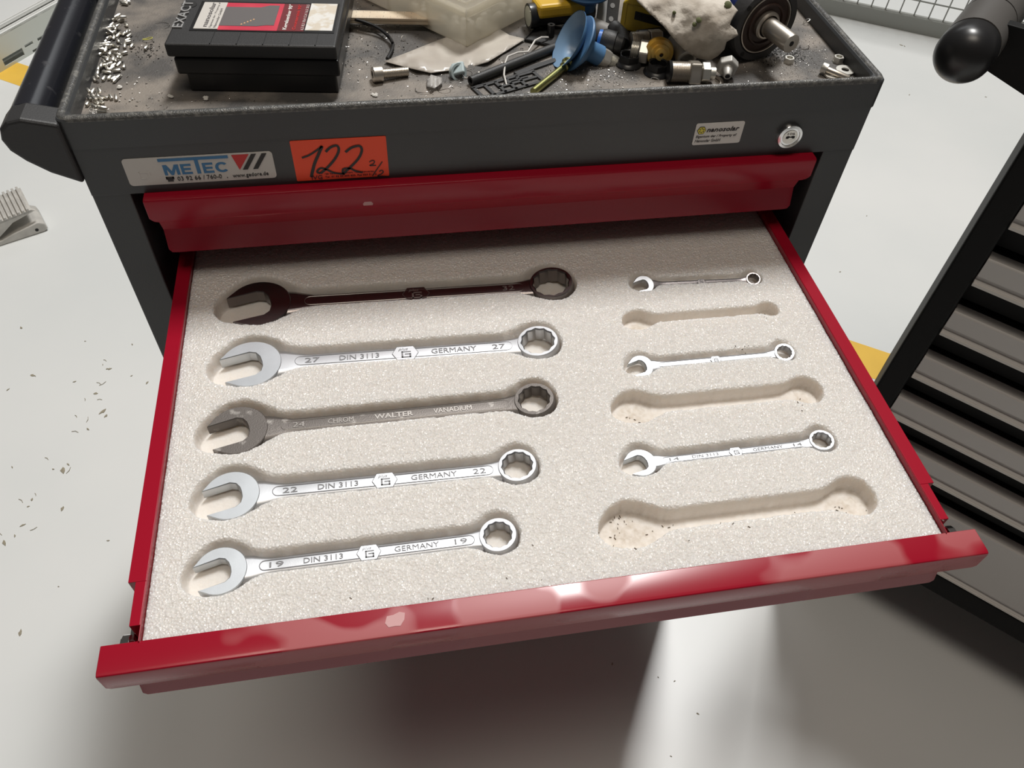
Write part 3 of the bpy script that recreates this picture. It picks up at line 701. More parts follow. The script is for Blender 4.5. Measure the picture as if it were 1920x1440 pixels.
mb = MB(); mb.prism([(-.09, .050), (-.02, .056), (.10, .066), (.100, .060), (-.02, .050), (-.09, .044)], .006, .110, lambda p, q, t: MQ @ V((p, t, q))); pl = mb.build('top_plate', cast, CT, bevel=.001)
mb = MB(); mb.box((-.0028, 0, 0), (.0028, .106, .0065)); rb = mb.build('rib', cast, pl, local=True, bevel=.0012)
for i in range(9):
    x = .008+.0105*i; z = .0575+(x+.0)*.0865
    o_ = rb if i == 0 else rb.copy()
    if i: COL.objects.link(o_); o_.parent = pl
    o_.matrix_local = Matrix.Translation(-CT.location) @ MQ @ Matrix.Translation((x, .004, z))
mb = MB(); mb.lathe([(.010, -.012), (.010, .012)], MQ @ frame((-.035, .03, .062), (.9, .1, .3)), 16); mb.build('pivot_pin', cast, CT, smooth=True)
mb = MB(); mb.box((-.09, .016, .052), (-.028, .10, .072), MQ); mb.build('clamp_block', cast, CT, bevel=.004)
for x, z in ((-.055, .036), (.09, .012)):
    mb = MB(); mb.lathe([(.004, 0), (.004, .0006)], MQ @ frame((x, .0058 if z > .02 else -.0002, z), (0, -1, 0)), 12); mb.build('pin_hole', dark, CT)

# ---------------------------------------------------------------- leaf bits and dirt on the floor
leafm = mat('dried_leaf', (.24, .215, .16), .8, var=.5, vscale=80)
bits = [(193,772,8),(199,780,5),(118,882,9),(128,871,5),(117,954,6),(43,985,6),(8,1018,8),(28,1005,4),(61,704,5),(66,705,3),(140,716,4),(206,692,4),(201,692,3),(193,684,2.5),(160,640,2),(180,738,5),(165,805,4),(203,1014,3),(38,1187,7),(23,876,3),(276,718,4),(247,705,2.5),(100,880,3),(15,731,4),(60,937,4),(53,950,3),(248,646,3),(40,615,4),(1690,85,4),(1696,87,2),(1705,178,2.5),(1848,182,2),(1625,405,2),(1575,510,3),(1308,1338,3.5),(1258,1418,2.5),(1148,1245,4),(1234,1270,2),(1265,1277,2.5),(110,1100,2)]
shape = [(-1, -.2), (-.3, -.55), (.5, -.45), (1.1, 0), (.4, .3), (.1, .7), (-.5, .35)]
for i, (u, v, r) in enumerate(bits):
    p = on(u, v, 0); sc_ = r*(p-CAM).length/F*.95; rr_ = random.uniform(0, 6.28); M = Matrix.Translation(p) @ Matrix.Rotation(rr_, 4, 'Z')
    mb = MB(); el = random.uniform(.35, .9)
    mb.prism([(a*sc_*random.uniform(.8, 1.2)*.8, b_*sc_*el*.8) for a, b_ in shape], 0, .0012, lambda p_, q, t: V((p_, q, t)))
    o = mb.build('dried_leaf_bit', leafm, local=True); o.matrix_world = M
    left = u < 1000
    tag(o, 'dark crumb of dried leaf on the grey floor left of the trolley' if left else 'tiny dark crumb on the pale floor right of the trolley', 'debris', 'leaf crumbs on the floor left' if left else 'crumbs on the floor right')
mb = MB()
for i in range(14):
    u, v = random.choice([(187, 770), (120, 880), (30, 1000), (175, 735), (60, 940), (200, 690), (160, 790)]); u += random.uniform(-30, 30); v += random.uniform(-22, 22)
    p = on(u, v, .0006); a = random.uniform(0, 3.14); l_ = random.uniform(.004, .016)
    mb.tube([p, p+V((math.cos(a), math.sin(a), 0))*l_*.5+V((0, 0, .001)), p+V((math.cos(a+.3), math.sin(a+.3), 0))*l_], .0005, 4)
tag(mb.build('stalk_bits', leafm), 'thin dry stalk bits scattered on the floor left of the trolley', 'debris', kind='stuff')
# ================================================================ things on top of the trolley
def thing(name, P, label, cat, group=None): return empty(name, P, label, cat, group)
# --- drill case
A = on(350, 178, ZT); B = on(622, 182, ZT); dx = (B-A); dx.z = 0; CW = dx.length; dx.normalize(); dy = V((-dx.y, dx.x, 0))
MC = Matrix((dx, dy, zn)).transposed().to_4x4(); MC.translation = V((A.x, A.y, ZT))
ZL = .988-ZT                                   # lid height
tA = on(305, 84, .988); tB = on(630, 86, .988); tl = MC.inverted() @ tA; tr = MC.inverted() @ tB
X0, X1, Y0 = tl.x, tr.x, (tl.y+tr.y)/2
CASE = thing('drill_case', MC @ V((CW/2, .05, 0)), 'black plastic drill case with red printed insert and EXACT lettering on the lid', 'case')
DP = .150
def cb(name, m, a, b, par=CASE, bev=.002):
    mb = MB(); mb.box(a, b, MC); return mb.build(name, m, par, bevel=bev, seg=3)
cb('case_foot', blackpl, (X0+.010, Y0+.003, 0), (X1-.003, Y0+DP-.004, .018))
base = cb('case_base', blackpl, (X0+.004, Y0+.001, .016), (X1+.0005, Y0+DP, .0305))
lid = cb('case_lid', blackpl2, (X0, Y0, .0315), (X1, Y0+DP, ZL))
for i in range(5):
    x = X0+.0245+(X1-X0)*.153*i+.012
    cb('lid_rib', blackpl2, (x-.0005, Y0+.0015, ZL-.0005), (x+.0005, Y0+.021, ZL+.0006), lid, 0)
zl = ZL
def onlid(u, v): p_ = MC.inverted() @ on(u, v, .9885); return p_.x, p_.y
xa0, ya0 = onlid(362, 54)
xb0 = onlid(568, 54)[0]; ylid0 = ya0; ylid1 = onlid(362, 4)[1]
cb('label_recess', blackpl, (xa0-.003, ylid0-.0025, ZL-.001), (onlid(628, 52)[0], ylid1+.003, ZL+.0004), lid, 0)
pinkred = mat('printed_red', (.55, .035, .07), .45, col2=(.65, .07, .10), thr=(.4, .7), vscale=25)
xr0 = onlid(408, 54)[0]; xr1 = onlid(520, 54)[0]; xd1 = onlid(570, 54)[0]; xw1 = onlid(624, 52)[0]
cb('white_sticker', silverlabel, (xa0, ylid0, ZL), (xr0, ylid1, ZL+.0010), lid, .0003)
ri_ = cb('red_insert', pinkred, (xr0, ylid0-.001, ZL), (xr1, ylid1, ZL+.0007), lid, 0)
di_ = cb('dark_red_insert', mat('printed_dark_red', (.16, .02, .025), .45), (xr1, ylid0-.001, ZL), (xd1, ylid1, ZL+.0007), lid, 0)
wl = cb('worn_label', mat('worn_paper', (.62, .56, .47), .7, col2=(.72, .71, .68), thr=(.45, .55), vscale=90), (xd1+.001, ylid0+.001, ZL), (xw1, ylid1+.002, ZL+.0007), lid, 0)
def lt(s_, x, y, x2, y2, h, m, par, name='lettering', bold=0, th=.0002, z=ZL+.0010):
    mb = MB(); a_ = MC @ V((x, y, z)); b_ = MC @ V((x2, y2, z)); d_ = (b_-a_).normalized(); up_ = zn.cross(d_)
    text(mb, s_, a_, b_, up_, h, zn, th, bold=bold); return mb.build(name, m, par)
H_ = ylid1-ylid0
lt('nanosolar', xa0+.0105, ylid0+.003, xa0+.0105, ylid1-.001, .0042, inkg, lid, 'vertical_lettering', .02)
lt('Eigentum der / Property of', xa0+.0145, ylid0+.002, xa0+.0145, ylid1-.001, .0022, inkg, lid, 'vertical_lettering')
lt('Nanosolar GmbH', xa0+.0180, ylid0+.002, xa0+.0180, ylid0+H_*.75, .0022, inkg, lid, 'vertical_lettering')
lt('Kegelsenker 90°', xr1+.0085, ylid0+.001, xr1+.0085, ylid1-.001, .0045, white, di_, 'vertical_lettering', .03, z=ZL+.0007)
lt('Countersink 90°', xr1+.0150, ylid0+.001, xr1+.0150, ylid1-.001, .0030, inkr, di_, 'vertical_lettering', .02, z=ZL+.0007)
lt('6,3 8,3 10,4 12,4 16,5 20,5', xr1+.0220, ylid0+.001, xr1+.0220, ylid1-.001, .0028, white, di_, 'vertical_lettering', z=ZL+.0007)
ex0, ey0 = onlid(344, 52)
mb = MB(); a_ = MC @ V((ex0-.001, ylid0+.001, ZL)); b_ = MC @ V((ex0-.001, ylid1+.001, ZL)); d_ = (b_-a_).normalized()
text(mb, 'EXACT', a_, b_, zn.cross(d_), .0085, zn, .0012, bold=.01); tag(mb.build('raised_lettering', mat('worn_raised_plastic', (.30, .30, .30), .5), lid), 'raised worn white lettering')
# picture of bits on the insert
px0 = xr0+.001
mb = MB(); mb.prism([(px0-.001, ylid0+.006), (px0+.030, ylid0+.006), (px0+.038, ylid0+.008), (px0+.044, ylid0+.008), (px0+.044, ylid1-.004), (px0+.036, ylid1-.004), (px0+.028, ylid1-.008), (px0-.001, ylid1-.008)], ZL+.0007, ZL+.0009, lambda p, q, t: MC @ V((p, q, t))); pic = mb.build('printed_picture', inkg, ri_)
mb = MB()
for i in range(5):
    x = px0+.0165+i*.0022; y = ylid0+.0075+i*.0022
    mb.prism([(x, y), (x+.0016, y+.0004), (x+.0010, y+.0024), (x+.0002, y+.0024)], ZL+.0009, ZL+.0011, lambda p, q, t: MC @ V((p, q, t)))
mb.build('printed_bits', mat('printed_gold', (.60, .36, .20), .5), ri_)
mb = MB(); mb.lathe([(.0065, 0), (.0065, .0004)], MC @ frame((X0+.006, ylid1-.004, ZL), (0, 0, 1)), 16); mb.build('lid_notch', dark, lid)

# --- grub screws (hand-placed from left heap), coordinates in a six-fold enlargement from x=80
gr = [(905,22,0),(945,25,5),(920,42,-5),(820,215,20),(850,212,25),(880,230,15),(915,225,15),(940,280,-50),(775,280,40),(795,300,-60),(700,320,10),(745,320,5),(690,345,-30),(720,355,30),(760,350,20),(830,320,50),(858,322,45),(740,375,10),(800,420,80),(770,385,-20),(850,395,50),(890,380,-35),(945,365,25),(975,400,40),(960,385,80),(848,460,-65),(955,450,25),(960,475,15),(923,510,85),(1165,535,50),(1005,515,55),(720,455,45),(750,460,50),(715,490,10),(680,520,0),(760,520,20),(705,540,15),(730,545,5),(820,520,-20),(660,600,30),(690,590,10),(720,590,60),(757,600,75),(815,568,10),(915,598,15),(840,612,-8),(700,648,-12),(735,660,70),(795,660,75),(825,675,85),(860,672,80),(893,680,75),(685,690,-55),(915,745,78),(745,722,20),(627,765,80),(672,765,75),(722,762,-58),(795,738,35),(870,755,35),(830,795,8),(722,812,-3),(620,815,80),(582,890,-60),(622,890,-50),(690,878,55),(752,872,48),(800,880,30),(848,868,40),(700,735,10),(775,770,30),
 (568,1020,55),(525,1100,-45),(560,1070,-55),(620,1065,-80),(640,1100,-20),(690,1095,-10),(605,1150,-42),(665,1150,-42),(505,1165,60),(575,1190,-25),(625,1200,-10),(665,1250,5),(700,1245,3),(765,1090,-60),(825,1095,-85),(815,900,45),(650,1050,-60),(540,1085,-50),(590,1135,-40),(745,430,30),(790,365,15)]
gm = mat('bright_grub_screw', (.80, .77, .70), .36, 1)
R0 = .00145; LG = .0074
mb = MB(); mb.lathe([(.0009, .0012), (.0009, 0), (R0*.8, 0), (R0, .0005), (R0, LG-.0010), (R0*.5, LG), (.0001, LG)], Matrix.Translation((0, 0, -LG/2)), 8, cap=True)
proto = mb.build('grub_screw', gm, local=True, smooth=True, ang=35)
tag(proto, 'small bright grub screw lying in the heap along the left side of the trolley top', 'screw', 'grub screws in the heap on the trolley top')
placed = []
for i, (a_, b_, an) in enumerate(gr):
    o = proto if i == 0 else proto.copy()
    if i: COL.objects.link(o)
    p = on(80+a_/6, b_/6, ZT+.0018)
    lvl = sum(1 for q in placed if (q-p).length < .0034); placed.append(V(p)); p.z = ZT+.0018+min(lvl, 2)*.0027
    th_ = math.radians(an); dirp = on(80+a_/6+math.cos(th_)*6, b_/6-math.sin(th_)*6, ZT+.0018)-on(80+a_/6, b_/6, ZT+.0018)
    dirp.z = 0; dirp.normalize(); dirp.z = random.uniform(-.05, .05) if lvl == 0 else random.uniform(-.3, .3)
    o.matrix_world = frame(p, dirp if i % 2 else -dirp)
    k_ = random.uniform(.8, 1.12); o.scale = (1, 1, k_)

# --- metal shavings and grit, uncountable
mb = MB()
def grit(u, v, su, sv, n, smax=.0011, z=ZT):
    for _ in range(n):
        uu = random.gauss(u, su); vv = random.gauss(v, sv); p = on(uu, vv, z+.0003)
        if not (-.335 < p.x < .335 and .012 < p.y < .38): continue
        a = random.uniform(0, 6.28); s_ = random.uniform(.2, 1)*smax; M_ = Matrix.Translation(p) @ Matrix.Rotation(a, 4, 'Z') @ Matrix.Rotation(random.uniform(-.8, .8), 4, 'X')
        mb.box((-s_, -s_*.35, -.0001), (s_, s_*.35, .0003), M_)
grit(170, 208, 14, 5, 260); grit(190, 70, 26, 30, 120, .0007); grit(250, 70, 30, 18, 60, .0008); grit(160, 140, 14, 30, 200, .0005)
grit(700, 70, 40, 40, 150, .0009); grit(760, 110, 60, 30, 120, .0008); grit(900, 150, 70, 20, 160, .0008); grit(1080, 145, 40, 18, 200, .0007)
grit(1150, 140, 40, 15, 180, .0008); grit(1480, 110, 50, 28, 1100, .00045); grit(1100, 140, 90, 14, 500, .0004); grit(1540, 60, 25, 30, 120, .0005); grit(660, 60, 20, 40, 90, .0009); grit(400, 188, 80, 6, 40, .0009); grit(270, 170, 30, 30, 40)
mt_ = mat('metal_grit', (.75, .73, .70), .3, .9)
tag(mb.build('metal_shavings', mt_), 'fine bright metal shavings sprinkled over the whole trolley top', 'shavings', kind='stuff')
mb = MB()
def dgrit(u, v, su, sv, n, smax=.001):
    for _ in range(n):
        p = on(random.gauss(u, su), random.gauss(v, sv), ZT+.0003); s_ = random.uniform(.3, 1)*smax
        if not (-.335 < p.x < .335 and .012 < p.y < .38): continue
        mb.box((-s_, -s_*.4, -.0001), (s_, s_*.4, .0005), Matrix.Translation(p) @ Matrix.Rotation(random.uniform(0, 6.3), 4, 'Z'))
dgrit(1455, 100, 22, 8, 240, .0006); dgrit(280, 95, 20, 10, 70, .0007); dgrit(1490, 108, 10, 5, 60, .0006); dgrit(700, 100, 60, 40, 60, .0007); dgrit(960, 110, 30, 30, 60, .0007)
tag(mb.build('dark_grit', mat('dark_grit', (.04, .038, .035), .6)), 'dark grit sprinkled on the trolley top', 'grit', kind='stuff')
# curled swarf and small white crumbs
def curl(u, v, rpx, turns, m, label, th=.0003, z=.002):
    p = on(u, v, ZT+z); s_ = rpx/1950.; pth = []
    ph = random.uniform(0, 6)
    for i in range(int(turns*12)+1):
        t = i/12*2*math.pi; rr_ = s_*(1+.12*t/6.28); pth.append(p+V((math.cos(t+ph)*rr_, math.sin(t+ph)*rr_*.8, -z+th+abs(math.sin(t*.5+ph))*z*1.2)))
    mb = MB(); mb.tube(pth, th, 5); return tag(mb.build('swarf_curl', m, smooth=True), label, 'swarf')
wire = mat('dark_wire', (.22, .20, .19), .35, .8)
curl(796, 165, 16, .55, wire, 'dark curled wire just behind the front rim, left of the blue clip')
curl(833, 160, 12, .7, wire, 'small dark loop of swarf left of the pale blue clip', z=.004)
curl(1508, 88, 9, .75, wire, 'thin dark C-shaped wire ring near the two small nuts', z=.001)
curl(1513, 38, 5, 1.6, mt_, 'bright tangled swarf curl near the right rim behind the shaft', z=.004)
curl(947, 118, 6, 1.8, mt_, 'bright tangled swarf beside the black rod', z=.005)
curl(876, 138, 8, 1.5, wire, 'dark frayed swarf tuft touching the pale blue clip', z=.003)
curl(757, 70, 4, 1.5, mt_, 'small bright swarf knot inside the cable loop', z=.003)
curl(1230, 150, 9, .5, mt_, 'bright bent swarf strip in front of the second flanged nut', z=.003)
curl(300, 45, 16, .5, mt_, 'fine pale wire curl left of the drill case')
curl(1025, 100, 3, 4.5, wire, 'tiny dark coil spring between black frame and black rod', th=.00025, z=.001)
ym = mat('yellow_thread', (.62, .60, .10), .6)
curl(277, 72, 8, 1.2, ym, 'thin yellow thread curled left of the drill case')
mb = MB()
for i in range(9):
    p = on(240+random.uniform(-25, 40), 155+random.uniform(-20, 35), ZT+.0008); mb.lathe([(.0002, -.0006), (.0009, 0), (.0003, .0008)], Matrix.Translation(p), 6)
p = on(224, 163, ZT+.0015)
mb.lathe([(.0008, -.0014), (.0024, 0), (.0010, .0014)], Matrix.Translation(p), 7)
for (u, v) in ((702, 178), (645, 60), (640, 68), (650, 50), (318, 183), (386, 182)):
    for k_ in range(4):
        p = on(u+random.uniform(-4, 4), v+random.uniform(-4, 4), ZT+.001); mb.lathe([(.0005, -.001), (.0017, 0), (.0006, .001)], Matrix.Translation(p), 6)
tag(mb.build('white_crumbs', mat('white_crumb', (.72, .70, .66), .7)), 'white plastic crumbs scattered on the trolley top', 'crumbs', kind='stuff')

# --- folding rule
wood = mat('ruler_wood', (.72, .62, .47), .55, col2=(.62, .48, .34), thr=(.4, .7), vscale=40)
a0 = on(600, 32, ZT+.012); a1 = on(775, 36, ZT+.012); rd = (a1-a0); rd.z = 0; LR = rd.length; rd.normalize(); rn = V((-rd.y, rd.x, 0))
MRu = Matrix((rd, rn, zn)).transposed().to_4x4(); MRu.translation = V((a0.x, a0.y, ZT))
RU = thing('folding_rule', MRu @ V((LR/2, .006, 0)), 'worn wooden folding rule lying between the drill case and the clear box', 'ruler')
for j in (2, 3):
    mb = MB(); mb.box((-.05+.002*j, 0, .0005+j*.003), (LR+.03, .0155, .0032+j*.003), MRu); mb.build('rule_segment', wood, RU, bevel=.0004)
mb = MB()
for i in range(int((LR+.05)/.0013)):
    x = -.045+i*.0013; mb.box((x, .0, .01225), (x+.00022, .0055 if i % 10 == 0 else .004 if i % 5 == 0 else .0025, .0123), MRu); mb.box((x, .0155-(.0055 if i % 10 == 0 else .004 if i % 5 == 0 else .0025), .01225), (x+.00022, .0155, .0123), MRu)
tag(mb.build('scale_marks', inkg, RU), kind='stuff')
# --- black cable
cabm = mat('black_cable', (.015, .015, .016), .35)
pts = [(600,38,.01),(640,30,.010),(672,38,.010),(700,48,.008),(722,62,.006),(736,80,.004),(734,95,.003),(726,110,.0025)]
pts2 = [(736,80,.006),(728,66,.006),(712,54,.005),(690,46,.005),(660,41,.004),(636,42,.004)]
CB = thing('black_cable', on(690, 60, ZT), 'thin black cable looping beside the wooden rule', 'cable')
for nm, pp, r__ in (('cable_strand', pts, .0016), ('cable_loop', pts2, .0011)):
    P3 = [on(u, v, ZT+z) for u, v, z in pp]; Q = []
    for i in range(len(P3)-1):
        p0 = P3[max(i-1, 0)]; p1 = P3[i]; p2 = P3[i+1]; p3 = P3[min(i+2, len(P3)-1)]
        for t in (0, .25, .5, .75): Q.append(.5*((2*p1)+(p2-p0)*t+(2*p0-5*p1+4*p2-p3)*t*t+(3*p1-p0-3*p2+p3)*t**3))
    Q.append(P3[-1]); mb = MB(); mb.tube(Q, r__, 8); mb.build(nm, cabm, CB, smooth=True)

# --- sheets (bag, rag)
def sheet(poly, zf, step, name, m, th, label, cat, col=None):
    P2 = []; n = len(poly)
    for i in range(n):
        a, b = V(poly[i]), V(poly[(i+1) % n]); k = max(1, int((b-a).length/step))
        for j in range(k): P2.append(a+(b-a)*j/k)
    nb_ = len(P2)
    def inside(x, y):
        c_ = False
        for i in range(n):
            x1, y1 = poly[i]; x2, y2 = poly[(i+1) % n]
            if (y1 > y) != (y2 > y) and x < (x2-x1)*(y-y1)/(y2-y1)+x1: c_ = not c_
        return c_
    xs_ = [p[0] for p in poly]; ys_ = [p[1] for p in poly]; y = min(ys_)+step/2; row = 0
    while y < max(ys_):
        x = min(xs_)+(step/2 if row % 2 else step)
        while x < max(xs_):
            if inside(x, y) and min((V((x, y))-q).length for q in P2[:nb_]) > step*.5: P2.append(V((x, y)))
            x += step
        y += step; row += 1
    r_ = delaunay_2d_cdt(P2, [(i, (i+1) % nb_) for i in range(nb_)], [], 1, 1e-5)
    mb = MB(); mb.add([on(p.x, p.y, zf(p.x, p.y)) for p in r_[0]], [tuple(f) for f in r_[2]])
    o = mb.build(name, m, smooth=True, ang=80)
    md = o.modifiers.new('solid', 'SOLIDIFY'); md.thickness = th; md.offset = 0
    return tag(o, label, cat)
bagm = mat('cloudy_plastic_film', (.62, .58, .52), .28, trans=.15, col2=(.50, .45, .40), thr=(.4, .7), vscale=25, bump=.4, bscale=60)
def bagz(u, v): return ZT+.0012+.0030*noise.noise((u*.03, v*.06, 1))+.003*max(0, noise.noise((u*.015, v*.03, 4)))+.0012
sheet([(720, 115), (765, 98), (820, 76), (870, 58), (930, 50), (955, 66), (985, 73), (950, 95), (915, 116), (880, 127), (808, 137), (760, 126)], bagz, 7, 'plastic_bag', bagm, .0004, 'flat cloudy plastic bag under the corner of the clear box', 'bag')

# --- clear plastic box
cl = mat('clear_milky_plastic', (.84, .80, .72), .18, alpha=.5)
N_, LL = nt(cl); pb_ = N_['Principled BSDF']; pb_.inputs['Alpha'].default_value = 1
tr_ = N_.new('ShaderNodeBsdfTranslucent'); tr_.inputs[0].default_value = (.95, .92, .84, 1)
tp_ = N_.new('ShaderNodeBsdfTransparent'); m1_ = N_.new('ShaderNodeMixShader'); m2_ = N_.new('ShaderNodeMixShader')
m1_.inputs[0].default_value = .75; m2_.inputs[0].default_value = .46
LL.new(pb_.outputs[0], m1_.inputs[1]); LL.new(tr_.outputs[0], m1_.inputs[2]); LL.new(m1_.outputs[0], m2_.inputs[1]); LL.new(tp_.outputs[0], m2_.inputs[2]); LL.new(m2_.outputs[0], N_['Material Output'].inputs[0])
P0 = on(875, 88, ZT+.003); P1 = on(712, 0, ZT+.003); P2_ = on(1005, 10, ZT+.003)
e1 = (P1-P0); e1.z = 0; e2 = (P2_-P0); e2.z = 0; e1.normalize()
e2 = V((e1.y, -e1.x, 0)) if V((e1.y, -e1.x, 0)).dot(e2) > 0 else V((-e1.y, e1.x, 0))
e1b = (V((P1.x-P0.x, P1.y-P0.y, 0))).normalized(); e2b = V((P2_.x-P0.x, P2_.y-P0.y, 0)).normalized()
mid = (e1b+e2b).normalized(); e1 = (mid+V((-mid.y, mid.x, 0))).normalized(); e2 = (mid-V((-mid.y, mid.x, 0))).normalized()
MX = Matrix((e2, e1, zn)).transposed().to_4x4(); MX.translation = V((P0.x, P0.y, ZT+.0028))
BX = thing('storage_box', MX @ V((.06, .06, 0)), 'clear milky plastic box half full of small white parts, cut off by the top edge', 'box')
LX, LY, HZ = .150, .185, .034
mb = MB(); mb.box((0, 0, 0), (LX, LY, .0014), MX)
for a, b in (((0, 0, 0), (LX, .0014, HZ)), ((0, 0, 0), (.0014, LY, HZ)), ((LX-.0014, 0, 0), (LX, LY, HZ)), ((0, LY-.0014, 0), (LX, LY, HZ))): mb.box(a, b, MX)
mb.build('box_body', cl, BX, bevel=.0006)
mb = MB(); mb.box((.0015, .052, .0015), (LX-.002, .053, HZ-.003), MX); mb.box((.0015, .105, .0015), (LX-.002, .106, HZ-.003), MX); mb.build('divider', cl, BX)
LDm = cl
def frame_ring(x0, y0, x1, y1, t, z0, z1, name, m, par):
    mb = MB()
    for a, b in (((x0, y0, z0), (x1, y0+t, z1)), ((x0, y1-t, z0), (x1, y1, z1)), ((x0, y0+t, z0), (x0+t, y1-t, z1)), ((x1-t, y0+t, z0), (x1, y1-t, z1))): mb.box(a, b, MX)
    return mb.build(name, m, par, bevel=.0005)
mb = MB(); mb.box((-.001, -.001, HZ+.0005), (LX+.001, LY+.001, HZ+.0018), MX); ld = mb.build('box_lid', cl, BX, bevel=.0005)
frame_ring(-.0022, -.0022, LX+.002, LY+.002, .0014, HZ-.006, HZ+.0022, 'lid_rim', cl, ld)
frame_ring(.006, .006, LX-.006, LY-.006, .0016, HZ+.0018, HZ+.0032, 'lid_ridge', cl, ld)
mb = MB(); mb.box((.020, .020, HZ+.0019), (.085, .11, HZ+.0023), MX); tag(mb.build('lid_label', mat('pale_blue_paper', (.62, .68, .70), .6), ld), 'pale bluish paper label')
mb = MB()
for i in range(60):
    p = V((random.uniform(.008, LX-.012), random.uniform(.008, .046), random.uniform(.004, .014))); M_ = MX @ Matrix.Translation(p) @ Matrix.Rotation(random.uniform(0, 6), 4, 'Z') @ Matrix.Rotation(random.uniform(-.9, .9), 4, 'X')
    mb.lathe([(.0022, -.006), (.0035, -.005), (.0035, .003), (.0016, .005)], M_, 8)
for i in range(50):
    p = V((random.uniform(.008, LX-.012), random.uniform(.06, .10), random.uniform(.004, .014))); M_ = MX @ Matrix.Translation(p) @ Matrix.Rotation(random.uniform(0, 6), 4, 'Z') @ Matrix.Rotation(random.uniform(-.9, .9), 4, 'X')
    mb.lathe([(.0022, -.005), (.003, -.004), (.003, .003), (.0016, .004)], M_, 8)
o = mb.build('small_white_parts', mat('white_nylon', (.74, .73, .70), .45), smooth=True, ang=40); tag(o, 'heap of small white nylon parts inside the clear box', 'plastic parts', kind='stuff')
mb = MB()
for i in range(40):
    p = V((random.uniform(.008, .05), random.uniform(.115, .17), random.uniform(.004, .014))); M_ = MX @ Matrix.Translation(p) @ Matrix.Rotation(random.uniform(0, 6), 4, 'Z')
    mb.lathe([(.002, -.006), (.0036, -.005), (.0036, .003), (.002, .005)], M_, 8)
o = mb.build('small_red_parts', mat('dull_red_plastic', (.40, .09, .05), .5), smooth=True, ang=40); tag(o, 'heap of reddish plastic parts in the far left corner of the clear box', 'plastic parts', kind='stuff')

# --- screws, nuts
def thread(M, r, L, pitch, n=14):
    k = int(L/pitch); prof = []
    for i in range(k): prof += [(r*.87, i*pitch), (r, i*pitch+pitch*.35), (r, i*pitch+pitch*.6), (r*.87, i*pitch+pitch*.95)]
    return prof
def socket_screw(u, v, u2, v2, r, hr, hl, label, m=steel2, lz=None):
    a = on(u, v, ZT+hr); b = on(u2, v2, ZT+r); d = (b-a); L = d.length; d.normalize()
    root = thing('socket_head_screw', (a.x, a.y, ZT), label, 'screw'); M = frame(a, d)
    mb = MB(); mb.lathe([(hr*.5, hl*.4), (hr*.5, 0), (hr*.9, 0), (hr, hl*.1), (hr, hl), (r, hl)], M, 24); hd_ = mb.build('screw_head', m, root, smooth=True, ang=35)
    mb = MB(); mb.lathe([(.0001, .0005)]+[(hr*.48, .0005), (hr*.48, .0009), (.0001, .0009)], M, 6); mb.build('hex_socket', dark, hd_)
    mb = MB(); mb.lathe([(r*p_[0]/r, hl+p_[1]) for p_ in thread(M, r, L-hl, .0012)]+[(r*.6, L)], M, 18); mb.build('thread', m, root, smooth=True, ang=30)
socket_screw(698, 140, 766, 134, .0042, .0066, .0085, 'black-stained socket head screw in front of the plastic bag')
def hexnut(u, v, r, h, ri, m, label, cat='nut', flange=False, name='hex_nut', tilt=(0, 0, 1)):
    p = on(u, v, ZT); root = thing(name, p, label, cat); M = frame(p, tilt, (1, .2, 0)); z0 = 0
    mb = MB(); n = 24
    if flange:
        mb.lathe([(ri, 0), (r*1.22, 0), (r*1.25, .0012), (r*1.05, h*.35), (r*.9, h*.42), (ri, h*.42)], M, 28); mb.build('flange', m, root, smooth=True, ang=40); z0 = h*.38; mb = MB()
    vs = []; 
    for z, k in ((z0, 1.), (h*.92, 1.), (h, .93)):
        for i in range(n):
            a = 2*math.pi*i/n; seg = (a % (math.pi/3))-math.pi/6; R_ = r*math.cos(math.pi/6)/math.cos(seg); vs.append(M @ V((min(R_, r)*k*math.cos(a), min(R_, r)*k*math.sin(a), z)))
    for z, q in ((h, ri*1.12), (h-.0008, ri), (z0, ri)):
        for i in range(n): a = 2*math.pi*i/n; vs.append(M @ V((q*math.cos(a), q*math.sin(a), z)))
    fs = [(j*n+i, j*n+(i+1) % n, ((j+1) % 6)*n+(i+1) % n, ((j+1) % 6)*n+i) for j in range(6) for i in range(n)]
    mb.add(vs, fs); mb.build('nut_body', m, root, smooth=True, ang=25); return root
hexnut(1478, 117, .0050, .0050, .0027, steel, 'small bright hex nut nearest the motor shaft')
hexnut(1570, 116, .0050, .0055, .0027, steel, 'small bright hex nut beside the right rim and washer')
hexnut(1178, 121, .0100, .0105, .0076, blackpl, 'black flanged hex nut left of the yellow bumper', flange=True, name='flanged_nut')
hexnut(1231, 137, .0100, .0105, .0076, blackpl, 'black flanged hex nut in front of the yellow bumper', flange=True, name='flanged_nut')
def washer(u, v, ro, ri, label, z=0, tilt=(0, 0, 1), name='washer', m=steel, h=.0014):
    p = on(u, v, ZT+z+.001); mb = MB(); mb.lathe([(ri, 0), (ro, 0), (ro, h), (ri, h), (ri, 0)], frame(p, tilt), 28, cap=False)
    return tag(mb.build(name, m, smooth=True, ang=40), label, 'washer')
washer(1584, 133, .0085, .0036, 'flat steel washer beside the screw in the right corner')
washer(1560, 141, .0080, .0036, 'flat washer lying under the screw in the right corner')
a = on(1541, 126, ZT+.006); b = on(1592, 147, ZT+.004); d = (b-a).normalized()
rt = thing('hex_head_screw', (a.x, a.y, ZT), 'plated screw lying on a washer in the right front corner', 'screw'); M = frame(a, d)
mb = MB(); mb.lathe([(.0045, 0), (.0049, .0006), (.0049, .0055), (.0028, .0055)], M, 20); mb.build('screw_head', steel, rt, smooth=True, ang=35)
mb = MB(); mb.lathe([(.0027, .005), (.0027, .026), (.0020, .027)], M, 16); mb.build('shank', steel2, rt, smooth=True)
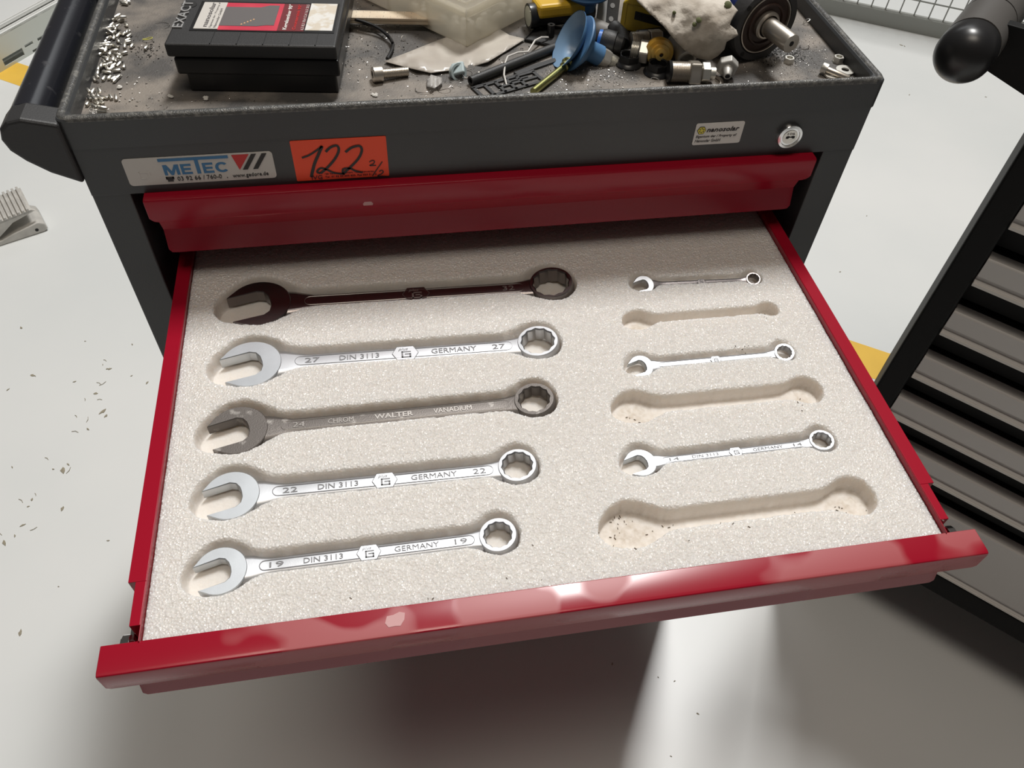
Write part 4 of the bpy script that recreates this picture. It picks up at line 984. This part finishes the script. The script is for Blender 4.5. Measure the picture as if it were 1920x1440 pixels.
washer(1328, 153, .0135, .0105, 'thin grey ring close behind the front rim below the threaded fitting', name='thin_ring', m=steel2)

# --- pale blue clip and clear fragment
p = on(858, 143, ZT); cbl = mat('pale_blue_plastic', (.50, .60, .62), .4)
CLP = thing('plastic_clip', p, 'pale blue plastic clip standing on the trolley top behind the front rim', 'clip')
M = frame(V((p.x, p.y, ZT+.004)), (.35, -.8, .35), (0, 0, 1))
mb = MB(); mb.lathe([(.0055, -.003), (.0072, -.003), (.0078, .003), (.0058, .003), (.0055, -.003)], M, 20, cap=False); mb.build('clip_ring', cbl, CLP, smooth=True)
mb = MB(); mb.box((-.0045, -.012, .003), (.0070, -.001, .0068), Matrix.Translation((p.x+.001, p.y+.008, ZT+.006)) @ Matrix.Rotation(.5, 4, 'X') @ Matrix.Rotation(-.35, 4, 'Y')); mb.build('clip_cap', cbl, CLP, bevel=.0015, seg=3)
sheet([(800, 150), (808, 140), (829, 146), (830, 155), (815, 166), (800, 162)], lambda u, v: ZT+.001+.004*abs(math.sin(u*.2)), 5, 'film_scrap', mat('clear_film', (.7, .68, .66), .2, trans=.5), .0003, 'crumpled clear film scrap between the bag and the front rim', 'plastic scrap')

# --- black rod and flat bar
def rod(name, u, v, u2, v2, r, z, m, label, cat='rod', n=16, hollow=True, flat=None):
    a = on(u, v, ZT+z); b = on(u2, v2, ZT+z); mb = MB()
    if flat:
        d = (b-a).normalized(); s_ = zn.cross(d)
        Mf = Matrix((d, s_, zn)).transposed().to_4x4(); Mf.translation = a; mb.box((0, -flat, -r), ((b-a).length, flat, r), Mf); return tag(mb.build(name, m, bevel=.0005), label, cat)
    d = (b-a).normalized(); M = frame(a, d); L = (b-a).length
    mb.lathe([(r*.6, .006), (r*.6, 0), (r, 0), (r, L), (r*.6, L)], M, n); return tag(mb.build(name, m, smooth=True, ang=40), label, cat)
rod('black_rod', 882, 152, 1052, 84, .0041, .0045, blackpl2, 'long black tube running diagonally towards the blue suction cup')
rod('flat_black_bar', 966, 139, 1052, 109, .0010, .0012, blackpl2, 'narrow flat black strip parallel to the black tube', 'strip', flat=.0028)
# black grid plate
g0 = on(884, 168, ZT); g1 = on(985, 140, ZT); gd = (g1-g0); gd.z = 0; gl = gd.length; gd.normalize(); gn = V((-gd.y, gd.x, 0)); gn = gn if gn.y < 0 else -gn
MG = Matrix((gd, gn, zn)).transposed().to_4x4(); MG.translation = V((g0.x, g0.y, ZT+.0003))
mb = MB(); xs = [0, .004, .012, .015, .023, .027, .036, .040, .050, gl]; W_ = .020
mb.box((0, -.002, 0), (gl+.010, .002, .0015), MG); mb.box((0, W_-.003, 0), (gl+.010, W_, .0015), MG)
for x in (0, .011, .022, .033, .044, gl+.006): mb.box((x, 0, 0), (x+.0035, W_, .0015), MG)
mb.box((.022, .008, 0), (gl+.006, .011, .0015), MG); mb.box((.036, .0045, .0), (.055, .0065, .0015), MG)
tag(mb.build('slotted_plate', blackpl2, bevel=.0003), 'small black slotted plastic plate close behind the front rim', 'plate')
# black frame tray with spacer
f = [on(983, 78, ZT), on(1012, 48, ZT), on(1058, 58, ZT), on(1045, 92, ZT)]
FRm = thing('black_tray', (f[0]+f[2])*.5, 'shallow black plastic lid between the plastic bag and the suction cup', 'lid')
mb = MB(); mb.add([p+V((0, 0, .0004)) for p in f]+[p+V((0, 0, .0014)) for p in f], [(3,2,1,0), (4,5,6,7), (0,1,5,4), (1,2,6,5), (2,3,7,6), (3,0,4,7)]); mb.build('panel', blackpl2, FRm)
mb = MB(); mb.tube([p+V((0, 0, .0022)) for p in f], .0011, 4, closed=True); mb.build('raised_edge', blackpl, FRm)
p = on(1032, 68, ZT+.0015); mb = MB(); mb.lathe([(.0014, .009), (.0014, .0115), (.0036, .0115), (.0038, 0), (.0014, 0)], Matrix.Translation(p), 18, cap=False); tag(mb.build('black_spacer', blackpl, smooth=True, ang=40), 'short upright black plastic spacer tube on the shallow lid', 'spacer')
# ribbon wire
pr = [(950,160,.001),(945,140,.004),(947,118,.008),(952,106,.007),(970,99,.005),(990,97,.004),(997,86,.006),(1003,76,.008),(1015,70,.006),(1028,70,.004)]
mb = MB(); P3 = [on(u, v, ZT+z) for u, v, z in pr]; mb.tube(P3, .0009, 6); tag(mb.build('white_wire', mat('white_insulation', (.62, .60, .57), .45), smooth=True), 'thin pale wire draped across the black tube', 'wire')

# --- brass coloured screw
a = on(1066, 119, ZT+.005); b = on(1000, 172, ZT+.0035); brass = mat('yellow_zinc', (.50, .50, .20), .28, 1)
d = (b-a).normalized(); rt = thing('long_plated_screw', (a.x, a.y, ZT), 'long yellowish plated screw pointing to the front rim under the suction cup', 'screw'); M = frame(a, d)
mb = MB(); mb.lathe([(.004, -.001), (.0062, 0), (.0062, .002), (.0045, .004), (.0045, .008), (.0034, .009)], M, 18); mb.build('screw_head', brass, rt, smooth=True, ang=35)
mb = MB(); mb.lathe([(.0033, .008), (.0033, (b-a).length)], M, 18); mb.build('shank', brass, rt, smooth=True)

# --- suction cups
blue = mat('blue_rubber', (.085, .20, .38), .45, spec=.35); blued = mat('dark_blue_rubber', (.035, .12, .27), .42)
def suction(P, n, R, label, m1, m2, tip=True, k=1.0):
    root = thing('suction_cup', (P.x, P.y, ZT), label, 'suction cup')
    M = frame(P, -n)         # local z runs from the open mouth to the stem
    mb = MB(); mb.lathe([(R, 0), (R*1.0, .0008), (R*.80, .0065*k), (R*.52, .012*k), (R*.60, .0105*k), (R*.96, .0110*k), (R*.985, .0125*k), (R*.93, .0150*k), (R*.62, .0225*k), (R*.40, .026*k), (R*.34, .030*k), (R*.36, .040*k), (R*.36, .043*k), (.0001, .043*k)], M, 40, cap=False)
    mb.build('bellows', m1, root, smooth=True, ang=50)
    mb = MB(); mb.lathe([(R*.985, .0002), (R*.93, .0012), (R*.66, .0060*k), (R*.58, .0080*k), (R*.50, .0120*k), (R*.34, .0245*k)], M, 40, cap=False)
    mb.build('cup_mouth', m2, root, smooth=True, ang=50)
    mb = MB(); mb.lathe([(R*.32, .0245*k), (R*.30, .0262*k), (.0001, .0262*k)], M, 24, cap=False); mb.build('cup_throat', dark, root, smooth=True)  # rubber coloured near black, standing in for shade deep in the throat
    mb = MB(); mb.lathe([(R*.36, 0), (R*.36, .009)], M @ Matrix.Translation((0, 0, .0425*k)), 6); mb.build('hex_collar', steel, root, bevel=.0006)
    if tip:
        mb = MB(); mb.lathe([(r_, .0515*k+z) for r_, z in thread(M, R*.28, .012, .0012)]+[(R*.2, .0515*k+.012), (R*.2, .0515*k+.006)], M, 24); mb.build('threaded_stub', steel, root, smooth=True, ang=30)
    return root
P = on(1066, 73, .970); n = toward(P, .38, -.877, .48)
R = .0262
for _ in range(4):
    zc = ZT+.0002+R*math.sqrt(max(0, 1-n.z**2)); P = on(1066, 73, zc)
suction(P, n, R, 'light blue suction cup lying on its side with its mouth open to the left', blue, mat('pale_blue_rubber', (.19, .31, .47), .4), k=.82)
p = on(1093, 46, ZT)
S2C = thing('suction_cup', p, 'dark blue suction cup standing upright behind the light blue one', 'suction cup'); M = Matrix.Translation(p)
mb = MB(); mb.lathe([(.0062, 0), (.0068, .001), (.0068, .010), (.0080, .010), (.0080, .0150), (.0070, .0150)], M, 24); mb.build('metal_collar', steel, S2C, smooth=True, ang=35)
mb = MB(); mb.lathe([(.0080, .0150), (.0105, .0155), (.0108, .0225), (.0150, .0255), (.0225, .0300), (.0228, .0312), (.0150, .0350), (.0145, .0370), (.0225, .0420), (.0240, .0480), (.0236, .0490), (.0130, .0400), (.0001, .0370)], M, 40, cap=False); mb.build('bellows', blued, S2C, smooth=True, ang=40)

# --- yellow torch-like tool behind
p = on(1001, 32, ZT+.012); p2 = on(1072, 24, ZT+.012); d = p2-p; d.z = 0; d.normalize(); TOR = thing('yellow_torch', (p.x+.02, p.y, ZT), 'yellow and black torch with round lens lying behind the suction cups', 'torch')
M = frame(V((p.x, p.y, ZT+.0135)), -d) @ Matrix.Diagonal((.86, .86, 1, 1))
yel = mat('yellow_plastic', (.62, .38, .02), .4); yel2 = mat('yellow_case_plastic', (.60, .42, .03), .45, var=-.25, vscale=50)
mb = MB(); mb.lathe([(.0125, -.060), (.0125, -.002), (.0135, .0), (.0132, .006), (.011, .006)], M, 24); mb.build('torch_body', blackpl, TOR, smooth=True, ang=40)
mb = MB(); mb.lathe([(.0112, .004), (.0105, .0062), (.0001, .0066)], M, 24); mb.build('lens', mat('cloudy_lens', (.62, .64, .55), .1, coat=.5), TOR, smooth=True)
mb = MB(); s_ = V((-d.y, d.x, 0)); Mx = Matrix((d, s_, zn)).transposed().to_4x4(); Mx.translation = V((p.x, p.y, ZT+.0135))
mb.box((.000, -.0118, .000), (.058, .0118, .0135), Mx); mb.build('yellow_shell', yel, TOR, bevel=.004, seg=3)

# --- grey bracket, perforated strip, yellow tape measure
p = on(1123, 52, ZT); mb = MB(); q1_ = on(1116, 50, ZT+.004); q2_ = on(1122, 4, ZT+.02); d = (q2_-q1_).normalized(); s_ = V((1, .1, 0)); s_ = (s_-d*s_.dot(d)).normalized(); nn = s_.cross(d)
Mx = Matrix((s_, d, nn)).transposed().to_4x4(); Mx.translation = q1_
mb.box((0, 0, -.001), (.0105, .05, .001), Mx); tag(mb.build('grey_strip', mat('grey_sheet', (.42, .42, .41), .45, .3), bevel=.0006), 'pale grey metal strip leaning between suction cup and perforated band', 'strip')
q1_ = on(1136, 46, ZT+.006); q2_ = on(1141, 2, ZT+.022); d = (q2_-q1_).normalized(); s_ = V((1, .05, 0)); s_ = (s_-d*s_.dot(d)).normalized(); nn = s_.cross(d)
Mx = Matrix((s_, d, nn)).transposed().to_4x4(); Mx.translation = q1_
PB = thing('perforated_band', (q1_.x, q1_.y, ZT), 'dark perforated metal band left of the yellow tape measure', 'band')
mb = MB(); mb.box((0, 0, -.0012), (.0115, .055, .0), Mx); mb.build('band', blackpl2, PB, bevel=.0004)
mb = MB(); mb.lathe([(.0024, 0), (.0024, .0003)], Mx @ Matrix.Translation((.0045, .006, 0)), 14); h0 = mb.build('punched_hole', mat('hole_grey', (.30, .30, .30), .5), PB)
for k_ in (1, 2, 3):
    c_ = h0.copy(); COL.objects.link(c_); c_.parent = PB; c_.location = d*.0125*k_
qa = on(1160, 55, ZT); qb = on(1200, 66, ZT); d = qb-qa; d.z = 0; d.normalize(); s_ = V((-d.y, d.x, 0))
Mx = Matrix((d, s_, zn)).transposed().to_4x4(); Mx.translation = V((qa.x, qa.y, ZT+.0005))
TM = thing('tape_measure', Mx @ V((.02, .02, 0)), 'yellow cased tape measure with black grip, half hidden by the dirty cloth', 'tape measure')
mb = MB(); mb.prism([(0, .003), (.003, 0), (.052, 0), (.055, .003), (.055, .020), (.045, .034), (.012, .036), (.0, .026)], 0, .030, lambda p_, q, t: Mx @ V((p_, t, q))); mb.build('case', yel2, TM, bevel=.002, seg=3)
mb = MB(); mb.box((.014, -.0006, .013), (.050, .0005, .021), Mx); mb.build('black_grip', blackpl, TM, bevel=.0008)
mb = MB(); mb.box((.005, -.0004, .006), (.0056, .0004, .026), Mx); mb.box((.005, -.0004, .026), (.045, .0004, .0266), Mx); mb.build('moulded_line', mat('shadow_yellow', (.35, .24, .02), .5), TM)
rod('dark_handle', 1196, 74, 1300, 62, .0085, .009, blackpl, 'thick black handle lying in front of the tape measure, under the cloth', 'handle')

# --- pneumatic elbow fitting
p = on(1140, 92, ZT); EL = thing('elbow_fitting', p, 'black push-in elbow fitting with a blue ring, right of the suction cup', 'fitting')
a = on(1124, 74, ZT+.011); b = on(1163, 84, ZT+.0095); d = (b-a).normalized(); L = (b-a).length; M = frame(a, d)
mb = MB(); mb.lathe([(.0075, .002), (.0098, .002), (.0105, .004), (.0105, L*.75), (.0088, L*.78), (.0085, L+.002), (.006, L+.004)], M, 24); mb.build('elbow_body', blackpl2, EL, smooth=True, ang=40)
mb = MB(); mb.lathe([(.005, .001), (.005, -.0015), (.0088, -.0012), (.0090, .002), (.008, .003)], M, 24); mb.build('release_ring', mat('bright_blue_plastic', (.03, .16, .55), .35), EL, smooth=True, ang=40)
c1 = on(1163, 84, ZT+.0095); c2_ = on(1150, 52, ZT+.014)
mb = MB(); mb.tube([c1+d*.001, (c1+c2_)*.5+V((.003, 0, .001)), c2_], [.0082, .0078, .0072], 16); mb.build('elbow_branch', blackpl2, EL, smooth=True)
a = on(1107, 50, ZT+.009); b = on(1135, 62, ZT+.008); mb = MB(); mb.lathe([(.0075, 0), (.009, .001), (.009, .02), (.007, .022)], frame(a, (b-a).normalized()), 20); tag(mb.build('grey_tube_piece', mat('mid_grey_plastic', (.20, .19, .18), .5), smooth=True, ang=40), 'short grey tube behind the elbow fitting', 'tube')
# --- steel cylinder fitting behind bumper
a = on(1182, 78, ZT+.013); b = on(1238, 76, ZT+.013); d = (b-a).normalized(); L = (b-a).length; SF = thing('steel_cylinder', (a.x, a.y, ZT), 'threaded steel cylinder lying behind the yellow bumper', 'fitting')
M = frame(a, d); mb = MB(); mb.lathe([(r__, z) for r__, z in thread(M, .0085, L*.6, .0012)], M, 24); mb.build('thread', steel2, SF, smooth=True, ang=30)
mb = MB(); mb.lathe([(.0105, L*.6), (.0105, L)], M, 6); mb.build('hex_end', steel2, SF, bevel=.0006)
# --- yellow bumper on a bright fitting
a = on(1183, 93, ZT+.011); b = on(1216, 98, ZT+.011); d = (b-a).normalized(); L = (b-a).length; BF = thing('bumper_fitting', (a.x, a.y, ZT), 'amber rubber bumper screwed on a bright hex fitting', 'bumper')
M = frame(a, d)
mb = MB(); mb.lathe([(.005, .004), (.005, 0)]+[(r__, z) for r__, z in thread(M, .0078, .0075, .0015)], M, 24); mb.build('thread', steel, BF, smooth=True, ang=30)
mb = MB(); mb.lathe([(.0108, .0078), (.0108, .0165)], M, 6); mb.build('hex_body', steel, BF, bevel=.0008)
mb = MB(); mb.lathe([(.0055, .0165), (.0055, .0215)], M, 20); mb.build('neck', steel, BF, smooth=True)
P = on(1238, 100, ZT+.0135); n = toward(P, .86, .15, -.25); amber = mat('amber_rubber', (.88, .47, .06), .3, sss=.2, col2=(.80, .62, .22), thr=(.4, .7), vscale=60)
M = frame(P-n*.008, n)
mb = MB(); vs = []; prof = [(.0001, -.002), (.009, -.002), (.0125, .001), (.0138, .005), (.0125, .008), (.0095, .0085), (.0088, .0098), (.0062, .0102), (.0056, .0115), (.0022, .0120), (.0016, .0095), (.0001, .0093)]
mb.lathe(prof, M @ Matrix.Diagonal((.93, 1.06, 1, 1)), 40, cap=False); mb.build('amber_bumper', amber, BF, smooth=True, ang=35)
mb = MB(); mb.lathe([(.0016, .0121), (.0001, .0121)], M, 12, cap=False); mb.build('centre_hole', dark, BF)
# --- big threaded fitting
a = on(1252, 134, ZT+.0095); b = on(1341, 137, ZT+.0095); d = (b-a).normalized(); L = (b-a).length; TF = thing('threaded_fitting', (a.x, a.y, ZT), 'nickel threaded fitting with a square body, lying behind the front rim', 'fitting'); M = frame(a, d, (0, .3, 1))
mb = MB(); mb.lathe([(.006, 0), (.0092, 0), (.0098, .0012), (.0092, .0026), (.006, .0026)], M, 24); mb.build('rubber_ring', blackpl, TF, smooth=True)
mb = MB(); mb.lathe([(r__, .0026+z) for r__, z in thread(M, .0090, L*.40, .0010)], M, 26); mb.build('thread', steel2, TF, smooth=True, ang=30)
mb = MB(); mb.box((-.0088, -.0088, L*.43), (.0088, .0088, L*.68), M); mb.build('square_body', steel2, TF, bevel=.0015)
mb = MB(); mb.lathe([(.0092, L*.70), (.0092, L*.87)], M, 6); mb.build('hex_nut', steel, TF, bevel=.0008)
mb = MB(); mb.lathe([(.0052, L*.86), (.0052, L*.99), (.0040, L), (.0030, L), (.0030, L*.9)], M, 20); mb.build('nozzle', steel, TF, smooth=True, ang=40)
# --- hex cone fitting facing the viewer
P = on(1364, 133, ZT+.010); n = toward(P, .80, .0, -.6); HX = thing('hex_plug', (P.x, P.y, ZT), 'hexagonal nickel plug with a small nozzle facing forward, right of the threaded fitting', 'fitting')
M = frame(P-n*.004, n, (.2, .1, 1)); mb = MB(); mb.lathe([(.0098, -.006), (.0098, .001), (.0085, .0022)], M, 6); mb.build('hex_body', matte_al, HX, bevel=.0006)
mb = MB(); mb.lathe([(.0052, .002), (.0040, .006), (.0033, .0115), (.0026, .012), (.0022, .012), (.0020, .009), (.0001, .009)], M, 20, cap=False); nz_ = mb.build('nozzle', matte_al, HX, smooth=True, ang=50)
mb = MB(); mb.lathe([(.0021, .0116), (.0001, .0116)], M, 12, cap=False); mb.build('bore', dark, nz_)
# --- metal elbow under the cloth
P = on(1286, 108, ZT+.010); n = toward(P, .75, .2, -.5)
ML = thing('metal_elbow', (P.x, P.y, ZT), 'worn metal elbow socket poking out from under the dirty cloth', 'fitting')
M = frame(P, n); mb = MB(); mb.lathe([(.0085, -.016), (.0092, -.004), (.0095, .002), (.0088, .0035), (.0066, .0035), (.0064, -.006), (.0001, -.006)], M, 28, cap=False); mb.build('socket', matte_al, ML, smooth=True, ang=40)
q = on(1276, 90, ZT+.012); mb = MB(); mb.tube([P-n*.010, q, q+V((-.003, .012, .002))], [.0085, .0082, .0078], 16); mb.build('elbow_branch', matte_al, ML, smooth=True)

# --- motor
PM = on(1437, 44, .98); nM = toward(PM, .66, .80, -.60)
for _ in range(4):
    nM = toward(PM, .66, .80, -.60); PM = on(1436, 46, ZT+.0005+.0345*math.sqrt(1-nM.z**2))
MO = thing('electric_motor', (PM.x, PM.y, ZT), 'dark grey flanged gear motor with a thick steel shaft and blue housing', 'motor')
M = frame(PM, nM, (0, 0, 1)); dgrey = mat('dark_grey_casting', (.050, .050, .052), .42, bump=.2, bscale=400)
RF = .0345
mb = MB(); mb.lathe([(RF*.93, -.016), (RF, -.014), (RF, -.002), (RF*.97, 0), (RF*.80, 0), (RF*.78, -.0025), (RF*.60, -.0025)], M, 48); FLG = mb.build('flange', dgrey, MO, smooth=True, ang=35)
mb = MB(); mb.lathe([(RF*.765, -.0025), (RF*.765, .0006), (RF*.735, .0006), (RF*.735, -.0020)], M, 48, cap=False); mb.build('retaining_ring', steel2, MO, smooth=True, ang=35)
mb = MB(); mb.lathe([(RF*.735, -.0022), (RF*.56, -.0012), (RF*.54, .0008), (RF*.50, .0010), (RF*.48, -.0010), (.0098, -.0012)], M, 48, cap=False); mb.build('shaft_seal', mat('brown_seal', (.06, .035, .028), .45), MO, smooth=True, ang=35)
mb = MB(); mb.lathe([(.0125, -.001), (.0125, .003), (.0112, .0045), (.0098, .0045)], M, 32, cap=False); mb.build('shaft_collar', steel2, MO, smooth=True, ang=35)
mb = MB(); mb.lathe([(.0085, 0), (.0085, .036), (.0080, .038), (.0024, .038), (.0022, .034), (.0001, .034)], M, 32, cap=False); sh = mb.build('shaft', steel2, MO, smooth=True, ang=35)
mb = MB(); mb.lathe([(.0022, .0381), (.0001, .0381)], M, 12, cap=False); mb.build('centre_bore', dark, sh)
for k_ in range(4):
    a = math.pi/4+k_*math.pi/2+.15; mb = MB(); mb.lathe([(.0022, -.0005), (.0022, .0003), (.0001, .0003)], M @ Matrix.Translation((RF*.89*math.cos(a), RF*.89*math.sin(a), 0)), 12, cap=False); mb.build('bolt_hole', dark, FLG)
mb = MB(); mb.lathe([(RF*.86, -.075), (RF*.90, -.073), (RF*.90, -.016)], M, 40); mb.build('motor_housing', mat('deep_blue_paint', (.018, .03, .13), .35), MO, smooth=True, ang=35)

# --- dirty cloth
ragm = mat('soiled_cloth', (.66, .61, .54), .85, col2=(.40, .35, .29), thr=(.40, .68), vscale=45, detail=8, bump=.5, bscale=350)
def ragz(u, v):
    b_ = min(1, max(0, (v-0)/112)); base_ = ZT+.056-.046*b_**1.4
    return base_+.0026*noise.noise((u*.016, v*.02, 7))+.0010*noise.noise((u*.06, v*.05, 3))+.0004*noise.noise((u*.2, v*.2, 5))
rag = sheet([(1165, -40), (1194, 0), (1218, 24), (1245, 50), (1268, 78), (1288, 98), (1306, 108), (1330, 113), (1346, 104), (1358, 92), (1362, 78), (1373, 72), (1384, 66), (1380, 56), (1368, 46), (1372, 36), (1383, 20), (1372, 8), (1362, -10), (1350, -45), (1250, -60)], ragz, 4.5, 'dirty_cloth', ragm, .0012, 'crumpled grimy beige cloth draped over fittings beside the motor', 'cloth')
green = mat('green_grime', (.10, .11, .045), .85)
for (u, v, r__) in ((1365, 9, .0036), (1310, 38, .0028), (1302, 46, .0022), (1264, 24, .0018)):
    p = on(u, v, ragz(u, v)+.001); org_ = rag.location
    mb = MB(); mb.lathe([(.0002, -.001), (r__*.8, -.0008), (r__, .0004), (r__*.6, .0014), (.0002, .0018)], Matrix.Translation(p) @ Matrix.Rotation(.6, 4, 'X'), 9)
    mb.build('grime_spot', green, rag, smooth=True)
# --- specks in the empty pockets
mb = MB()
for (u, v, su, sv, n_) in ((1165, 970, 16, 18, 16), (1300, 980, 120, 10, 14), (1590, 940, 20, 10, 10), (1190, 775, 16, 10, 10), (1505, 750, 12, 8, 10), (1440, 588, 6, 6, 5), (1395, 650, 8, 4, 8), (1205, 1010, 20, 12, 4), (985, 1050, 40, 40, 3), (640, 1120, 150, 10, 3), (1500, 700, 60, 60, 3)):
    for _ in range(n_):
        uu = random.gauss(u, su); vv = random.gauss(v, sv); p = on(uu, vv, FZ)
        ix = int((p.x-FX0)/(FX1-FX0)*639); iy = int((p.y-FY0)/(FY1-FY0)*493)
        if not (0 < ix < 639 and 0 < iy < 493): continue
        p.z = float(Z[iy, ix])+.0003; s_ = random.uniform(.3, 1)*.0011
        mb.box((-s_, -s_*.3, -.0002), (s_, s_*.3, .0004), Matrix.Translation(p) @ Matrix.Rotation(random.uniform(0, 6), 4, 'Z'))
tag(mb.build('dirt_specks', mat('brown_specks', (.10, .075, .05), .8)), 'brown dirt specks caught in the empty foam pockets', 'dirt', kind='stuff')
